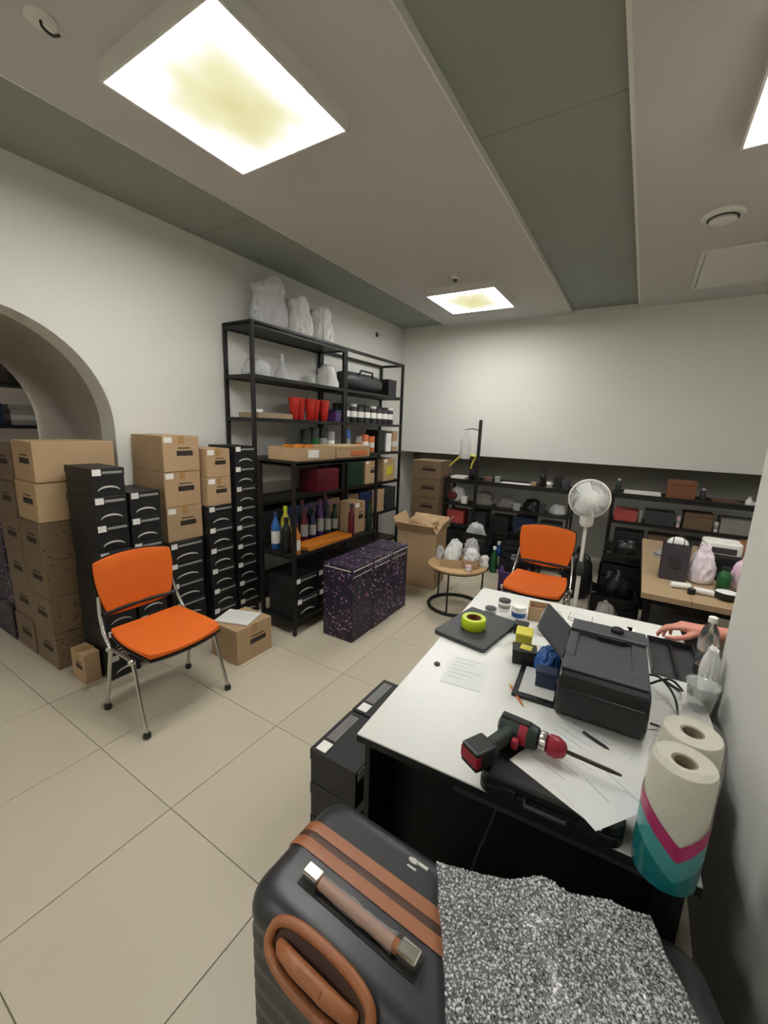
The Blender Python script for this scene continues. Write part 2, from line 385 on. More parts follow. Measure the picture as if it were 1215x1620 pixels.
# ------------------------------------------------------------------ orange chairs
def chair(loc, rz, label):
    t = thing('stacking_chair', label, 'chair', loc, rz, 'orange stacking chairs')
    # seat pad, faces +X
    def pad(nx, ny, fn, th):
        mb = MB(); vs = []; fs = []
        for s_ in (1, -1):
            for i in range(nx+1):
                for j in range(ny+1):
                    vs.append(fn(i/nx, j/ny, s_*th/2))
        n = (nx+1)*(ny+1)
        idx = lambda i, j: i*(ny+1)+j
        for i in range(nx):
            for j in range(ny):
                fs.append((idx(i, j), idx(i+1, j), idx(i+1, j+1), idx(i, j+1)))
                fs.append((n+idx(i, j), n+idx(i, j+1), n+idx(i+1, j+1), n+idx(i+1, j)))
        rim = [idx(i, 0) for i in range(nx)] + [idx(nx, j) for j in range(ny)] + [idx(i, ny) for i in range(nx, 0, -1)] + [idx(0, j) for j in range(ny, 0, -1)]
        for a, b in zip(rim, rim[1:]+rim[:1]): fs.append((a, n+a, n+b, b))
        return mb.add(vs, fs)
    def sq(u, v, k=0.16):          # squircle mapping of the unit square (rounds the corners)
        a, b = 2*u-1, 2*v-1
        return a*math.sqrt(1-k*b*b*a*a*1.6), b*math.sqrt(1-k*a*a*b*b*1.6)
    def seatf(u, v, h, grow=0.0):
        a, b = sq(u, v, 0.12)
        x = a*(0.225+grow); w = 0.232-0.018*(a*0.5+0.5)*0-0.012*(0.5-a*0.5)+grow
        z = 0.452 + 0.012*b*b - 0.025*max(0, a-0.55)**1.5*2.2 - 0.012*(1-a*a) + 0.006*(1-a)
        ed = max(abs(a), abs(b)); h2 = h*(1-0.55*max(0, ed-0.82)/0.18)
        return (x+0.01, b*w, z+h2)
    def backf(u, v, h, grow=0.0):
        a, b = sq(u, v, 0.10)
        z = 0.70+a*(0.165+grow)+0.012*a*(1-b*b)
        w = 0.196+0.042*(a*0.5+0.5)+grow
        x = -0.245-0.10*(z-0.53) - 0.035*(1-b*b)
        ed = max(abs(a), abs(b)); h2 = h*(1-0.55*max(0, ed-0.82)/0.18)
        return (x+h2, b*w, z+0.1*h2)
    st = pad(14, 14, seatf, 0.034).build('seat', 'orange', t, smooth=60)
    pad(12, 12, lambda u, v, h: V(seatf(u, v, h, 0.004))-V((0, 0, 0.024)), 0.016).build('seat_shell', 'black_plastic', st, smooth=60)
    bk = pad(12, 14, backf, 0.034).build('backrest', 'orange', t, smooth=60)
    pad(12, 14, lambda u, v, h: V(backf(u, v, h, 0.004))-V((0.024, 0, 0)), 0.014).build('back_shell', 'black_plastic', bk, smooth=60)
    for s_ in (-1, 1):
        y = 0.252*s_; yi = 0.238*s_
        for fx, tx in ((0.205, 0.095), (-0.205, -0.13)):
            leg = MB().tube([(fx, y, 0.03), (tx, yi, 0.40)], 0.011, 12).build('leg', 'chrome', t, smooth=60)
            MB().lathe([(0.012, 0), (0.019, 0.004), (0.02, 0.02), (0.014, 0.036)], 14, TR(fx, y, 0)).build('foot', 'black_plastic', leg, smooth=60)
        MB().tube([(0.105, yi, 0.398), (-0.02, yi, 0.405), (-0.135, yi, 0.398)], 0.012, 10).build('side_bar', 'chrome', t, smooth=60)
        MB().tube([(-0.13, yi, 0.40), (-0.2, yi*0.99, 0.47), (-0.245, yi*0.95, 0.56), (-0.27, yi*0.9, 0.66)], 0.011, 10).build('back_support', 'chrome', t, smooth=60)
        MB().ball((0.1, yi*1.03, 0.40), (0.018, 0.02, 0.018)).ball((-0.13, yi*1.03, 0.40), (0.018, 0.02, 0.018)).build('joint', 'silver', t, smooth=60)
        MB().tube([(-0.02, yi, 0.405), (-0.02, yi*0.8, 0.425)], 0.012, 8).build('seat_bracket', 'silver', t, smooth=60)
    MB().tube([(-0.13, -0.238, 0.385), (-0.13, 0.238, 0.385)], 0.011, 10).build('stretcher', 'chrome', t, smooth=60)
    MB().tube([(-0.238, -0.215, 0.56), (-0.275, 0, 0.555), (-0.238, 0.215, 0.56)], 0.012, 8).build('back_rail', 'black_plastic', t, smooth=60)
    return t
chair((-2.222, 1.232, 0), 0.0, 'orange padded chair with chrome legs in front of shoe box stacks')
chair((-0.59, 3.38, 0), -PI/2, 'orange padded chair with chrome legs between round table and white fan')

# ------------------------------------------------------------------ shoe boxes and cartons
CACHE = {}
def cached(key, fn):
    if key not in CACHE: CACHE[key] = fn()
    return CACHE[key]
def arch_mark(w, zc):
    pts = []
    mb = MB(); n = 8
    for k in range(n):
        a0, a1 = PI*(0.08+0.84*k/n), PI*(0.08+0.84*(k+1)/n)
        t0 = 0.004+0.007*math.sin(a0); t1 = 0.004+0.007*math.sin(a1)
        y0, z0 = -math.cos(a0)*w, math.sin(a0)*0.026; y1, z1 = -math.cos(a1)*w, math.sin(a1)*0.026
        mb.add([(0, y0, zc+z0), (0, y1, zc+z1), (0, y1, zc+z1+t1), (0, y0, zc+z0+t0),
                (.0015, y0, zc+z0), (.0015, y1, zc+z1), (.0015, y1, zc+z1+t1), (.0015, y0, zc+z0+t0)],
               [(0, 1, 2, 3), (7, 6, 5, 4), (0, 1, 5, 4), (2, 3, 7, 6), (0, 3, 7, 4), (1, 2, 6, 5)])
    return mb
def shoe_box(x, y, z, w, d, h, label, group, rz=0.0, mark='arch', m='black_box'):
    """front face looks +X at local x=0, centred on local y"""
    t = thing('shoe_box', label, 'box', (x, y, z), rz, group)
    w2 = w/2; lid = min(0.05, h*0.34)
    put('body', cached(('sb', w, d, h, m), lambda: MB().box(-d+0.003, -0.003, -w2+0.003, w2-0.003, 0, h-0.004).mesh('body', m)), t)
    put('lid', cached(('sl', w, d, h, m), lambda: MB().box(-d, 0, -w2, w2, h-lid, h-0.001).mesh('lid', m)), t, 0.002, 1)
    put('label', cached(('sw', w, h), lambda: MB().box(0, 0.002, -w2+0.012, -w2+0.058, h-lid+0.006, h-0.006).mesh('label', 'label_white')), t)
    put('printed_text', cached(('st', w, h), lambda: MB().box(0, 0.0015, -w2+0.064, w2-0.014, h-lid+0.016, h-lid+0.03).mesh('printed_text', 'print_grey')), t)
    if mark == 'arch':
        put('printed_mark', cached(('sa', w, h), lambda: arch_mark(w2*0.66, h*0.16).mesh('printed_mark', 'print_white')), t)
    return t
def carton(x, y, z, w, d, h, label, group, rz=0.0, m='kraft', lab=True, mark=True, name='cardboard_box', tape=True):
    t = thing(name, label, 'box', (x, y, z), rz, group)
    w2 = w/2
    put('body', cached(('cb', w, d, h, m), lambda: MB().box(-d, 0, -w2, w2, 0, h-0.002).mesh('body', m)), t, 0.004, 2)
    if tape: put('tape', cached(('ct', w, d, h), lambda: MB().box(-d-0.001, 0.001, -0.022, 0.022, h-0.06, h).mesh('tape', 'tape')), t)
    if lab: put('label', cached(('cl', w, h), lambda: MB().box(0, 0.002, -w2+0.012, -w2+0.07, h-0.05, h-0.012).mesh('label', 'label_white')), t)
    if mark: put('printed_mark', cached(('cm', w, h), lambda: MB().box(0, 0.0016, -w2*0.28, w2*0.62, h*0.44, h*0.58).box(0, 0.0016, -w2*0.2, w2*0.5, h*0.64, h*0.67).mesh('printed_mark', 'print_dark')), t)
    return t
R = random.random
def jit(a): return (R()-0.5)*2*a
def stack(kind, x, y, z0, n, w, d, h, where, group, **k):
    for i in range(n):
        lb = f"{where}, {nth(n-1-i)} of its stack"
        kind(x+jit(0.008), y+jit(0.003), z0+i*h, w, d, h, lb, group, jit(0.010), **k)
G1 = 'black shoe boxes piled behind the orange chair'
stack(shoe_box, -2.68, 1.215, 0, 8, 0.19, 0.33, 0.17, 'black shoe box beside the brown carton wall', G1)
stack(shoe_box, -2.74, 1.45, 0, 7, 0.20, 0.33, 0.17, 'black shoe box between black boxes and brown cartons', G1)
stack(shoe_box, -2.79, 1.755, 0, 5, 0.27, 0.36, 0.155, 'black shoe box under the three brown cartons', G1)
stack(carton, -2.83, 1.78, 0.775, 3, 0.28, 0.40, 0.257, 'brown carton with white sticker in pile of three', 'brown cartons on the black shoe boxes')
stack(shoe_box, -2.76, 2.045, 0, 6, 0.225, 0.33, 0.168, 'black shoe box under the two small brown cartons', G1)
stack(carton, -2.78, 2.05, 1.008, 2, 0.215, 0.34, 0.222, 'small brown carton on a two-carton pile', 'brown cartons on the black shoe boxes')
stack(shoe_box, -2.76, 2.29, 0, 9, 0.21, 0.33, 0.163, 'black shoe box next to the tall black shelf', G1)
# brown printed cartons through the arch: faces turned to the camera side (-Y)
def front_y(x, z0, n, w, d, h, where, m, y=0.99, mark=True):
    for i in range(n):
        carton(x+jit(0.006), y+jit(0.01), z0+i*h, w, d, h, f"{where}, {nth(n-1-i)} of its stack", 'brown cartons under the arch', -PI/2+jit(0.01), m=m, lab=False, mark=mark, tape=False)
front_y(-3.24, 0, 4, 0.325, 0.45, 0.25, 'speckled brown carton at corner of carton wall, lower part', 'brown_print')
front_y(-3.235, 1.0, 2, 0.325, 0.45, 0.25, 'plain kraft carton on the corner of carton wall', 'kraft')
front_y(-3.59, 0, 6, 0.33, 0.45, 0.245, 'dull printed carton amid the carton wall', 'brown_print')
front_y(-3.96, 0, 4, 0.36, 0.45, 0.27, 'dark purple patterned carton under the arch vault', 'purple_print', mark=False)
t = carton(-3.96, 1.0, 1.08, 0.30, 0.30, 0.16, 'white and blue box lying on the purple cartons under the arch', None, -PI/2, m='label_white', lab=False, mark=False, tape=False, name='white_box')
MB().box(0.0, 0.002, -0.12, 0.12, 0.03, 0.07).build('printed_band', 'navy', t)
front_y(-4.35, 0, 5, 0.36, 0.45, 0.26, 'brown printed carton at the far end of the arch', 'kraft_dark')
carton(-2.86, 1.015, 0, 0.18, 0.09, 0.20, 'small brown carton on the floor leaning on black shoe boxes', None, -PI/2, m='kraft', lab=False)
# small carton with paper in front of the shoe boxes
t = carton(-2.17, 1.84, 0, 0.31, 0.28, 0.26, 'brown carton with papers on top beside the orange chair', None, 0.0, lab=False)
pp = MB().box(-0.13, 0.13, -0.10, 0.10, 0, 0.008)
o = pp.build('paper_stack', 'paper', None); o.location = (-2.33, 1.83, 0.262); o.rotation_euler = (0, 0, 0.35); tag(o, 'stack of white papers lying on the brown floor carton', 'paper')
# purple patterned cartons in front of the low rack
for c in range(3):
    for l in range(2):
        t = carton(-1.72+jit(.004), 2.535+c*0.29, l*0.305, 0.286, 0.285, 0.303, f"purple patterned carton in {['column by the low rack end', 'middle column', 'column by the kraft bin'][c]} of floor pile, {['lower', 'upper'][l]} one", 'purple patterned cartons on the floor', jit(.01), m='purple_print', lab=False, mark=False, tape=False, name='patterned_carton')
        if l == 1:
            MB().box(0, 0.0016, -0.135, 0.135, 0.272, 0.282).box(0, 0.0016, -0.135, 0.11, 0.225, 0.232).box(-0.27, -0.02, -0.1446, -0.143, 0.272, 0.28).build('printed_stripe', 'print_white', t)
# black boxes beside the desk
for c in range(2):
    for l in range(3):
        t = shoe_box(-0.705, 1.155+c*0.27, l*0.15, 0.262, 0.215, 0.15, f"{['bottom', 'middle', 'top'][l]} black shoe box beside the desk, {['stack next to the suitcase', 'stack away from suitcase'][c]}", 'black shoe boxes beside the desk', jit(.01), mark=None)
        if l == 2:
            MB().box(-0.195, -0.15, -0.12, -0.07, 0.15, 0.152).build('top_label', 'label_white', t)
            tt = MB()
            for k in range(5): tt.box(-0.195+0.009*k, -0.19+0.009*k, -0.055, 0.105, 0.15, 0.1513)
            tt.build('top_text', 'print_grey', t)

# ------------------------------------------------------------------ racks
def rack(name, label, x0, x1, y0, y1, levels, ztop, group=None, p=0.03, board='black_metal', top_rail=True, posts=None, th=0.022):
    t = thing(name, label, 'shelf', ((x0+x1)/2, (y0+y1)/2, 0), 0, group)
    cx, cy = (x0+x1)/2, (y0+y1)/2; a, b = (x1-x0)/2, (y1-y0)/2
    for i, (sx, sy) in enumerate(((-1, -1), (1, -1), (1, 1), (-1, 1))):
        zt = posts[i] if posts else ztop
        MB().box(sx*a-p*(sx > 0), sx*a+p*(sx < 0), sy*b-p*(sy > 0), sy*b+p*(sy < 0), 0, zt).build('post', 'black_metal', t, bevel=0.002)
    def rails(z):
        for s_ in (-1, 1):
            e = 0.004
            MB().box(-a+p, a-p, s_*b-(p-e)*(s_ > 0)-e*(s_ < 0)*0, s_*b+(p-e)*(s_ < 0), z-p, z).build('rail', 'black_metal', t)
            MB().box(s_*a-(p-e)*(s_ > 0), s_*a+(p-e)*(s_ < 0), -b+p, b-p, z-p, z).build('rail', 'black_metal', t)
    for z in levels:
        rails(z)
        MB().box(-a+p, a-p, -b+p, b-p, z-th, z+0.001).build('shelf_board', board, t)
    if top_rail: rails(ztop)
    return t
rack('metal_shelf', 'tall black metal shelf with three white plastic bags on top', XL+0.02, -2.86, 2.48, 3.77, [0.12, 0.55, 0.95, 1.34, 1.70, 2.06, 2.47], 2.49, 'tall black shelves on left wall')
rack('metal_shelf', 'tall black metal shelf with open top in the back corner', XL+0.02, -2.86, 3.775, 5.07, [0.12, 0.55, 0.95, 1.34, 1.70, 2.06], 2.49, 'tall black shelves on left wall')
rack('metal_shelf', 'low black metal rack with kraft trays on top and bottles inside', -2.52, -2.14, 2.21, 3.36, [0.12, 0.66, 1.37], 1.38, None, p=0.026)

# ------------------------------------------------------------------ generic small things
def bottle(x, y, z, h, r, m, cap, label, group=None, neck=0.3, name='bottle', body2=None, cat='bottle'):
    t = thing(name, label, cat, (x, y, z), jit(3), group)
    rn = r*neck
    MB().lathe([(r*0.9, 0), (r, 0.006), (r, h*0.58), (r*0.92, h*0.66), (rn*1.1, h*0.80), (rn, h*0.84), (rn, h*0.9)], 18).build('body', m, t, smooth=40)
    MB().lathe([(rn*1.25, h*0.885), (rn*1.25, h*0.985), (rn*1.0, h)], 16).build('cap', cap, t, smooth=40)
    if body2: MB().lathe([(r*1.012, h*0.16), (r*1.012, h*0.5)], 18, caps=False).build('label', body2, t, smooth=40)
    return t
def can(x, y, z, h, r, m, lab, label, group=None, top=None, name='can', cat='can'):
    t = thing(name, label, cat, (x, y, z), jit(3), group)
    MB().lathe([(r*0.95, 0), (r, 0.004), (r, h*0.84), (r*0.97, h*0.86)], 18).build('body', m, t, smooth=40)
    MB().lathe([(r*1.02, h*0.86), (r*1.02, h*0.985), (r*0.95, h)], 18).build('lid', top or m, t, smooth=40)
    MB().lathe([(r*1.012, h*0.3), (r*1.012, h*0.62)], 18, caps=False).build('label', lab, t, smooth=40)
    return t
def plastic_bag(x, y, z, sx, sy, sz, m, label, group=None, seed=0, name='plastic_bag', handles=True, tie=0.34, n=72):
    """thin crumpled carrier bag: pinched folds and, with handles, two ears standing up"""
    t = thing(name, label, 'bag', (x, y, z), 0, group)
    prof = [(0.62, 0.0), (0.88, 0.03), (0.98, 0.14), (1.0, 0.32), (0.96, 0.5), (0.88, 0.64), (0.74, 0.78), (tie*1.05, 0.9), (tie, 1.0)]
    P2 = []
    for (r0, z0), (r1, z1) in zip(prof[:-1], prof[1:]): P2 += [(r0+(r1-r0)*q_/4, z0+(z1-z0)*q_/4) for q_ in range(4)]
    P2.append(prof[-1])
    vs = []; fs = []
    for r, zz in P2:
        for k in range(n):
            a = 2*PI*k/n; c_, s_ = math.cos(a), math.sin(a)
            q = V((c_, s_, zz*1.3+seed*3.1))
            f1 = 1-abs(noise.noise(q*2.2))*2.2; f2 = 1-abs(noise.noise(V((a*2.2, zz*1.1, seed*5.7)))*2.4); f3 = abs(noise.noise(q*6.5))
            amp = 0.25+0.75*min(1, zz*4)
            cr = 1+amp*(0.10*f1-0.12*max(0, f2)**3-0.10*f3)
            ear = 0.16*max(0, zz-0.72)/0.28*abs(c_)**3 if handles else 0.05*noise.noise(q*3)*zz
            vs.append((r*c_*cr*sx/2*(1-0.25*max(0, zz-0.8)*handles), r*s_*cr*sy/2, max(0, zz*(1+0.05*noise.noise(q*2.0))+ear-0.05*f3*(zz > 0.8))*sz if zz > 0 else 0))
    for i in range(len(P2)-1):
        for k in range(n): fs.append((i*n+k, i*n+(k+1) % n, (i+1)*n+(k+1) % n, (i+1)*n+k))
    fs.append(tuple(range(n-1, -1, -1))); fs.append(tuple(range((len(P2)-1)*n, len(P2)*n)))
    MB().add(vs, fs).build('body', m, t, smooth=32)
    w = max(tie*0.5, 0.12)
    MB().ball((0, 0, sz*0.97), (sx*w*0.3, sy*w*0.3, sz*0.05)).build('gathered_top', m, t, smooth=60)
    if handles:
        for s_ in (-1, 1):
            hp = [V((s_*sx*0.30*tie, 0, sz*0.98)), V((s_*sx*0.42*tie, 0.01, sz*1.09)), V((s_*sx*0.36*tie, 0.0, sz*1.17)), V((s_*sx*0.2*tie, -0.01, sz*1.13)), V((s_*sx*0.16*tie, 0, sz*0.98))]
            MB().tube(hp, [0.012, 0.008, 0.007, 0.008, 0.012], 6).build('handle', m, t, smooth=60)
    return t
def lump(x, y, z, sx, sy, sz, m, label, cat, name, group=None, seed=0, amp=0.25, n=20):
    """soft crumpled heap"""
    mb = MB(); vs = []; fs = []; mm = 9
    for i in range(mm+1):
        f = i/mm; r = math.sin(PI*(0.06+0.94*(1-f)/2*1.06)) if f < 1 else 0.03
        r = max(math.cos(f*PI/2)**0.55, 0.04); zz = math.sin(f*PI/2)
        for k in range(n):
            a = 2*PI*k/n; q = V((math.cos(a), math.sin(a), zz*1.5+seed*2.7))
            c = 1+amp*noise.noise(q*2.0)+amp*0.7*noise.noise(q*4.3)
            vs.append((r*math.cos(a)*sx/2*c, r*math.sin(a)*sy/2*c, zz*sz*(1+amp*0.6*noise.noise(q*3)) if i else 0))
    for i in range(mm):
        for k in range(n): fs.append((i*n+k, i*n+(k+1) % n, (i+1)*n+(k+1) % n, (i+1)*n+k))
    fs.append(tuple(range(n-1, -1, -1))); fs.append(tuple(range(mm*n, mm*n+n)))
    o = mb.add(vs, fs).build(name, m, None, smooth=50); o.location = (x, y, z)
    return tag(o, label, cat, group)
def tray(x, y, z, w, d, h, m, label, cat='tray', name='tray', rz=0.0, th=0.005, group=None):
    t = thing(name, label, cat, (x, y, z), rz, group)
    a, b = w/2, d/2
    MB().box(-a, a, -b, b, 0, th).build('bottom', m, t)
    for x0, x1, y0, y1 in ((-a, a, -b, -b+th), (-a, a, b-th, b), (-a, -a+th, -b+th, b-th), (a-th, a, -b+th, b-th)):
        MB().box(x0, x1, y0, y1, th, h).build('side', m, t)
    return t
def simple_box(x, y, z, w, d, h, m, label, cat='box', name='box', rz=0.0, lid=None, group=None, bevel=0.004, band=None):
    t = thing(name, label, cat, (x, y, z), rz, group)
    MB().box(-w/2, w/2, -d/2, d/2, 0, h*0.78).build('body', m, t, bevel=bevel)
    MB().box(-w/2-0.002, w/2+0.002, -d/2-0.002, d/2+0.002, h*0.78, h).build('lid', lid or m, t, bevel=bevel)
    if band: MB().box(-w/2-0.0012, w/2+0.0012, -d/2-0.0012, d/2+0.0012, h*0.25, h*0.5).build('printed_band', band, t)
    return t
def crate(x, y, z, w, d, h, m, label, group=None, rz=0.0):
    t = thing('crate', label, 'crate', (x, y, z), rz, group)
    a, b, th = w/2, d/2, 0.012
    MB().box(-a, a, -b, b, 0, th).build('bottom', m, t)
    for k in range(3):
        z0 = th+(h-th)*k/3; z1 = z0+(h-th)/3-0.012
        MB().box(-a, a, -b, -b+th, z0, z1).box(-a, a, b-th, b, z0, z1).box(-a, -a+th, -b+th, b-th, z0, z1).box(a-th, a, -b+th, b-th, z0, z1).build('slat', m, t)
    for sx in (-1, 1):
        for sy in (-1, 1): MB().box(sx*a-th*1.6*(sx > 0), sx*a+th*1.6*(sx < 0), sy*b-th*1.6*(sy > 0), sy*b+th*1.6*(sy < 0), 0, h).build('corner_post', m, t)
    return t

# ---- tall shelf contents (x about -3.04)
for i, (y, sx, sy, sz, m, lb) in enumerate(((2.83, 0.30, 0.36, 0.38, 'bag_grey', 'big grey-white plastic sack standing at the shelf end on top'),
        (3.195, 0.29, 0.33, 0.33, 'bag_white', 'white plastic carrier bag between two others on shelf top'),
        (3.53, 0.28, 0.31, 0.32, 'bag_white', 'crumpled white plastic carrier bag next to the middle shelf post on top'))):
    plastic_bag(-3.03, y, 2.472, sx, sy, sz, m, lb, 'plastic bags on the tall shelf', i+1, tie=0.86 if i == 0 else 0.78)
z2 = 2.062
lump(-3.03, 2.68, z2, 0.24, 0.26, 0.15, 'bag_grey', 'bundled grey plastic film on the upper level of tall shelf', 'bundle', 'film_bundle', None, 2)
t = thing('funnel', 'upturned clear-grey plastic funnel on the upper shelf level', 'funnel', (-3.02, 2.98, z2))
MB().lathe([(0.105, 0), (0.10, 0.012), (0.03, 0.15), (0.02, 0.16)], 24).build('cone', 'bag_grey', t, smooth=40)
MB().lathe([(0.02, 0.16), (0.014, 0.24)], 16).build('spout', 'bag_grey', t, smooth=40)
lump(-3.03, 3.66, z2, 0.26, 0.2, 0.24, 'bag_white', 'white crumpled plastic bag beside the middle shelf post', 'bag', 'plastic_bag', None, 5)
t = thing('duffel_bag', 'dark grey duffel bag lying on the upper level of corner shelf', 'bag', (-3.03, 4.25, z2))
MB().lathe([(0.02, -0.40), (0.10, -0.385), (0.125, -0.3), (0.13, 0), (0.125, 0.3), (0.10, 0.385), (0.02, 0.40)], 18, TR(0, 0, 0.112) @ Matrix.Rotation(PI/2, 4, 'X'), sy=0.86).build('body', 'dark_grey', t, smooth=50)
MB().tube([(0.1, -0.15, 0.16), (0.12, -0.12, 0.235), (0.12, 0.12, 0.235), (0.1, 0.15, 0.16)], 0.012, 8).build('handle', 'black_plastic', t, smooth=50)
simple_box(-3.02, 4.84, z2, 0.24, 0.2, 0.21, 'black_plastic', 'black equipment case at the corner end of upper shelf', 'case', 'equipment_case')
z3 = 1.702
tray(-3.03, 2.78, z3, 0.26, 0.42, 0.045, 'kraft_dull', 'shallow brown tray on the shelf left of the red cups', 'tray', 'serving_tray')
can(-2.95, 2.62, z3+0.006, 0.07, 0.035, 'label_white', 'print_grey', 'small white jar in the shallow brown tray', None, None, 'jar', 'jar')
for k in range(5):
    t = thing('cup', ['first', 'second', 'third', 'fourth', 'last'][k]+' glossy red cup in the row, counted from the brown tray', 'cup', (-2.97-0.03*(k % 2), 3.08+k*0.115, z3), jit(1), 'red cups on the tall shelf')
    MB().lathe([(0.030, 0), (0.036, 0.01), (0.046, 0.11), (0.055, 0.21), (0.051, 0.21), (0.042, 0.11), (0.028, 0.012)], 20).build('body', 'red', t, smooth=40)
    MB().lathe([(0.0555, 0.195), (0.058, 0.205), (0.0555, 0.213)], 20, caps=False).build('rim', 'red', t, smooth=40)
simple_box(-2.945, 3.655, z3, 0.16, 0.10, 0.12, 'purple', 'purple gift box beside the row of red cups', 'box', 'gift_box', lid='navy')
for r in range(2):
    for k in range(8):
        can(-2.96-0.12*r, 3.90+k*0.14, z3, 0.21, 0.052, 'dark_grey', 'label_white', f"{['first', 'second', 'third', 'fourth', 'fifth', 'sixth', 'seventh', 'last'][k]} dark can from the middle post, {['front', 'rear'][r]} row", f"{['front', 'rear'][r]} row of dark cans", top='print_white' if k % 3 == 1 else 'black_plastic')
z4 = 1.342
for k, (yy, m, lab, hh, lb) in enumerate(((3.24, 'black_plastic', 'dark_grey', .27, 'plain black tin behind the kraft trays'), (3.37, 'dark_grey', 'green', .29, 'dark tin with green label behind the kraft trays'), (3.50, 'black_plastic', 'print_grey', .29, 'black tin with grey label behind the kraft trays'),
        (3.63, 'print_grey', 'label_white', .25, 'grey tin by the middle shelf post'), (3.92, 'blue', 'print_grey', .28, 'blue tin with pale label on corner shelf'), (4.16, 'print_grey', 'orange_lab', .2, 'grey jar with orange label'), (4.30, 'orange_lab', 'label_white', .22, 'orange jar with white label'), (4.44, 'orange_lab', 'print_white', .2, 'short orange jar with pale band'))):
    can(-2.96, yy, z4, hh, 0.052, m, lab, lb, None, None, 'tin', 'tin')
simple_box(-3.0, 4.62, z4, 0.2, 0.16, 0.28, 'black_plastic', 'upright black box on corner shelf next to the orange jars', 'box')
simple_box(-2.98, 4.80, z4, 0.16, 0.12, 0.24, 'label_white', 'white upright box on corner shelf', 'box')
simple_box(-2.98, 4.96, z4, 0.16, 0.12, 0.27, 'kraft', 'narrow kraft box at the corner end of shelf', 'box', band='print_white')
z5 = 0.952
simple_box(-3.0, 3.5, z5, 0.26, 0.36, 0.24, 'wine', 'dark red storage box behind the low rack', 'box', 'storage_box')
simple_box(-3.0, 4.0, z5, 0.26, 0.34, 0.3, 'green_dark', 'dark green storage box behind the low rack', 'box', 'storage_box')
carton(-2.88, 4.38, z5, 0.3, 0.3, 0.3, 'brown carton on corner shelf with printed symbol', None, 0)
t = carton(-2.88, 4.8, z5, 0.28, 0.3, 0.3, 'pale carton with green print on corner shelf', None, 0, m='kraft', mark=False)
MB().box(0, 0.002, -0.08, 0.09, 0.08, 0.2).build('printed_panel', 'yellow', t)
for k in range(4): simple_box(-3.02, 3.96+0.3*k, 0.552, 0.28, 0.26, 0.3, ['kraft_dark', 'navy', 'kraft', 'dark_grey'][k], ['dark brown', 'navy blue', 'kraft', 'dark grey'][k]+' box on the knee-high level of corner shelf', 'box', 'storage_box')
for k in range(4): simple_box(-3.02, 2.68+0.3*k, 0.552, 0.28, 0.26, 0.3, ['black_box', 'navy', 'dark_grey', 'kraft_dark'][k], ['black', 'navy blue', 'charcoal', 'dark brown'][k]+' box on the knee-high level of tall shelf', 'box', 'storage_box')

# ---- low rack contents
ty = 1.372
t = tray(-2.335, 2.52, ty+.009, 0.30, 0.46, 0.10, 'kraft', 'open kraft tray with white sticker on top of low rack', 'tray', 'carton_tray')
MB().box(0.15, 0.153, -0.1, 0.02, 0.02, 0.08).build('label', 'label_white', t)
for k in range(4): can(-2.38+0.1*(k % 2), 2.4+0.13*(k//2), ty+0.0145, 0.11, 0.04, 'amber', 'yellow', f"small amber jar in open kraft tray, {['inner', 'outer'][k % 2]} one {['near the sticker end', 'near the flat carton'][k//2]}", 'amber jars in the kraft tray', None, 'jar', 'jar')
t = simple_box(-2.335, 3.03, ty+.009, 0.29, 0.50, 0.105, 'kraft', 'long flat kraft carton with reddish print on top of low rack', 'box', 'flat_carton', lid='kraft')
MB().box(0.1455, 0.149, -0.05, 0.2, 0.02, 0.06).build('printed_mark', 'orange_lab', t)
mz = 0.662
bt = [(-2.42, 2.29, .30, .035, 'blue', 'navy', 'tall blue bottle at the rack end'), (-2.28, 2.27, .28, .04, 'black_plastic', 'black_plastic', 'black flask-shaped bottle at the rack corner'),
      (-2.44, 2.42, .33, .038, 'yellow', 'lime', 'tall yellow bottle on the low rack'), (-2.18, 2.275, .24, .032, 'amber', 'wine', 'amber bottle with red cap beside the rack post'),
      (-2.33, 2.40, .22, .03, 'yellow', 'green', 'short yellow bottle with green cap')]
for x, y, h, r, m, c, lb in bt: bottle(x, y, mz, h, r, m, c, lb, 'mixed bottles at the rack corner', 0.4, body2='print_white' if m != 'black_plastic' else None)
for k in range(10):
    m, nm = [('purple', 'purple'), ('wine', 'dark red'), ('dark_grey', 'grey'), ('navy', 'navy blue'), ('green_dark', 'dark green')][k % 5]
    bottle(-2.46+0.07*(k % 2), 2.54+0.052*k, mz, 0.27+0.04*(k % 3), 0.033, m, ['black_plastic', 'purple', 'wine'][k % 3],
           f"slim {nm} bottle with {['black', 'purple', 'red'][k % 3]} cap in the row on low rack", 'slim bottles on the low rack', 0.42, body2='print_grey' if k % 2 else None)
tray(-2.24, 2.68, mz, 0.17, 0.58, 0.03, 'amber', 'flat orange-brown tray on the middle level of low rack', 'tray', 'flat_tray')
carton(-2.2, 3.155, mz, 0.17, 0.18, 0.3, 'kraft carton with dark symbol on the low rack', None, 0)
for k, m in enumerate(('wine', 'green_dark')): bottle(-2.19, 3.005 if k == 0 else 3.30, mz, 0.3, 0.03, m, 'black_plastic', ['dark red', 'dark green'][k]+' bottle flanking the kraft carton on low rack', None, 0.42)
for l in range(2):
    for c in range(4):
        shoe_box(-2.155-0.012*l, 2.375+0.268*c, 0.122+0.17*l, 0.255, 0.31, 0.168, f"black shoe box inside low rack, {['lower', 'upper'][l]} row, {['first', 'second', 'third', 'fourth'][c]} from the orange chair", 'shoe boxes inside the low rack', jit(.02))

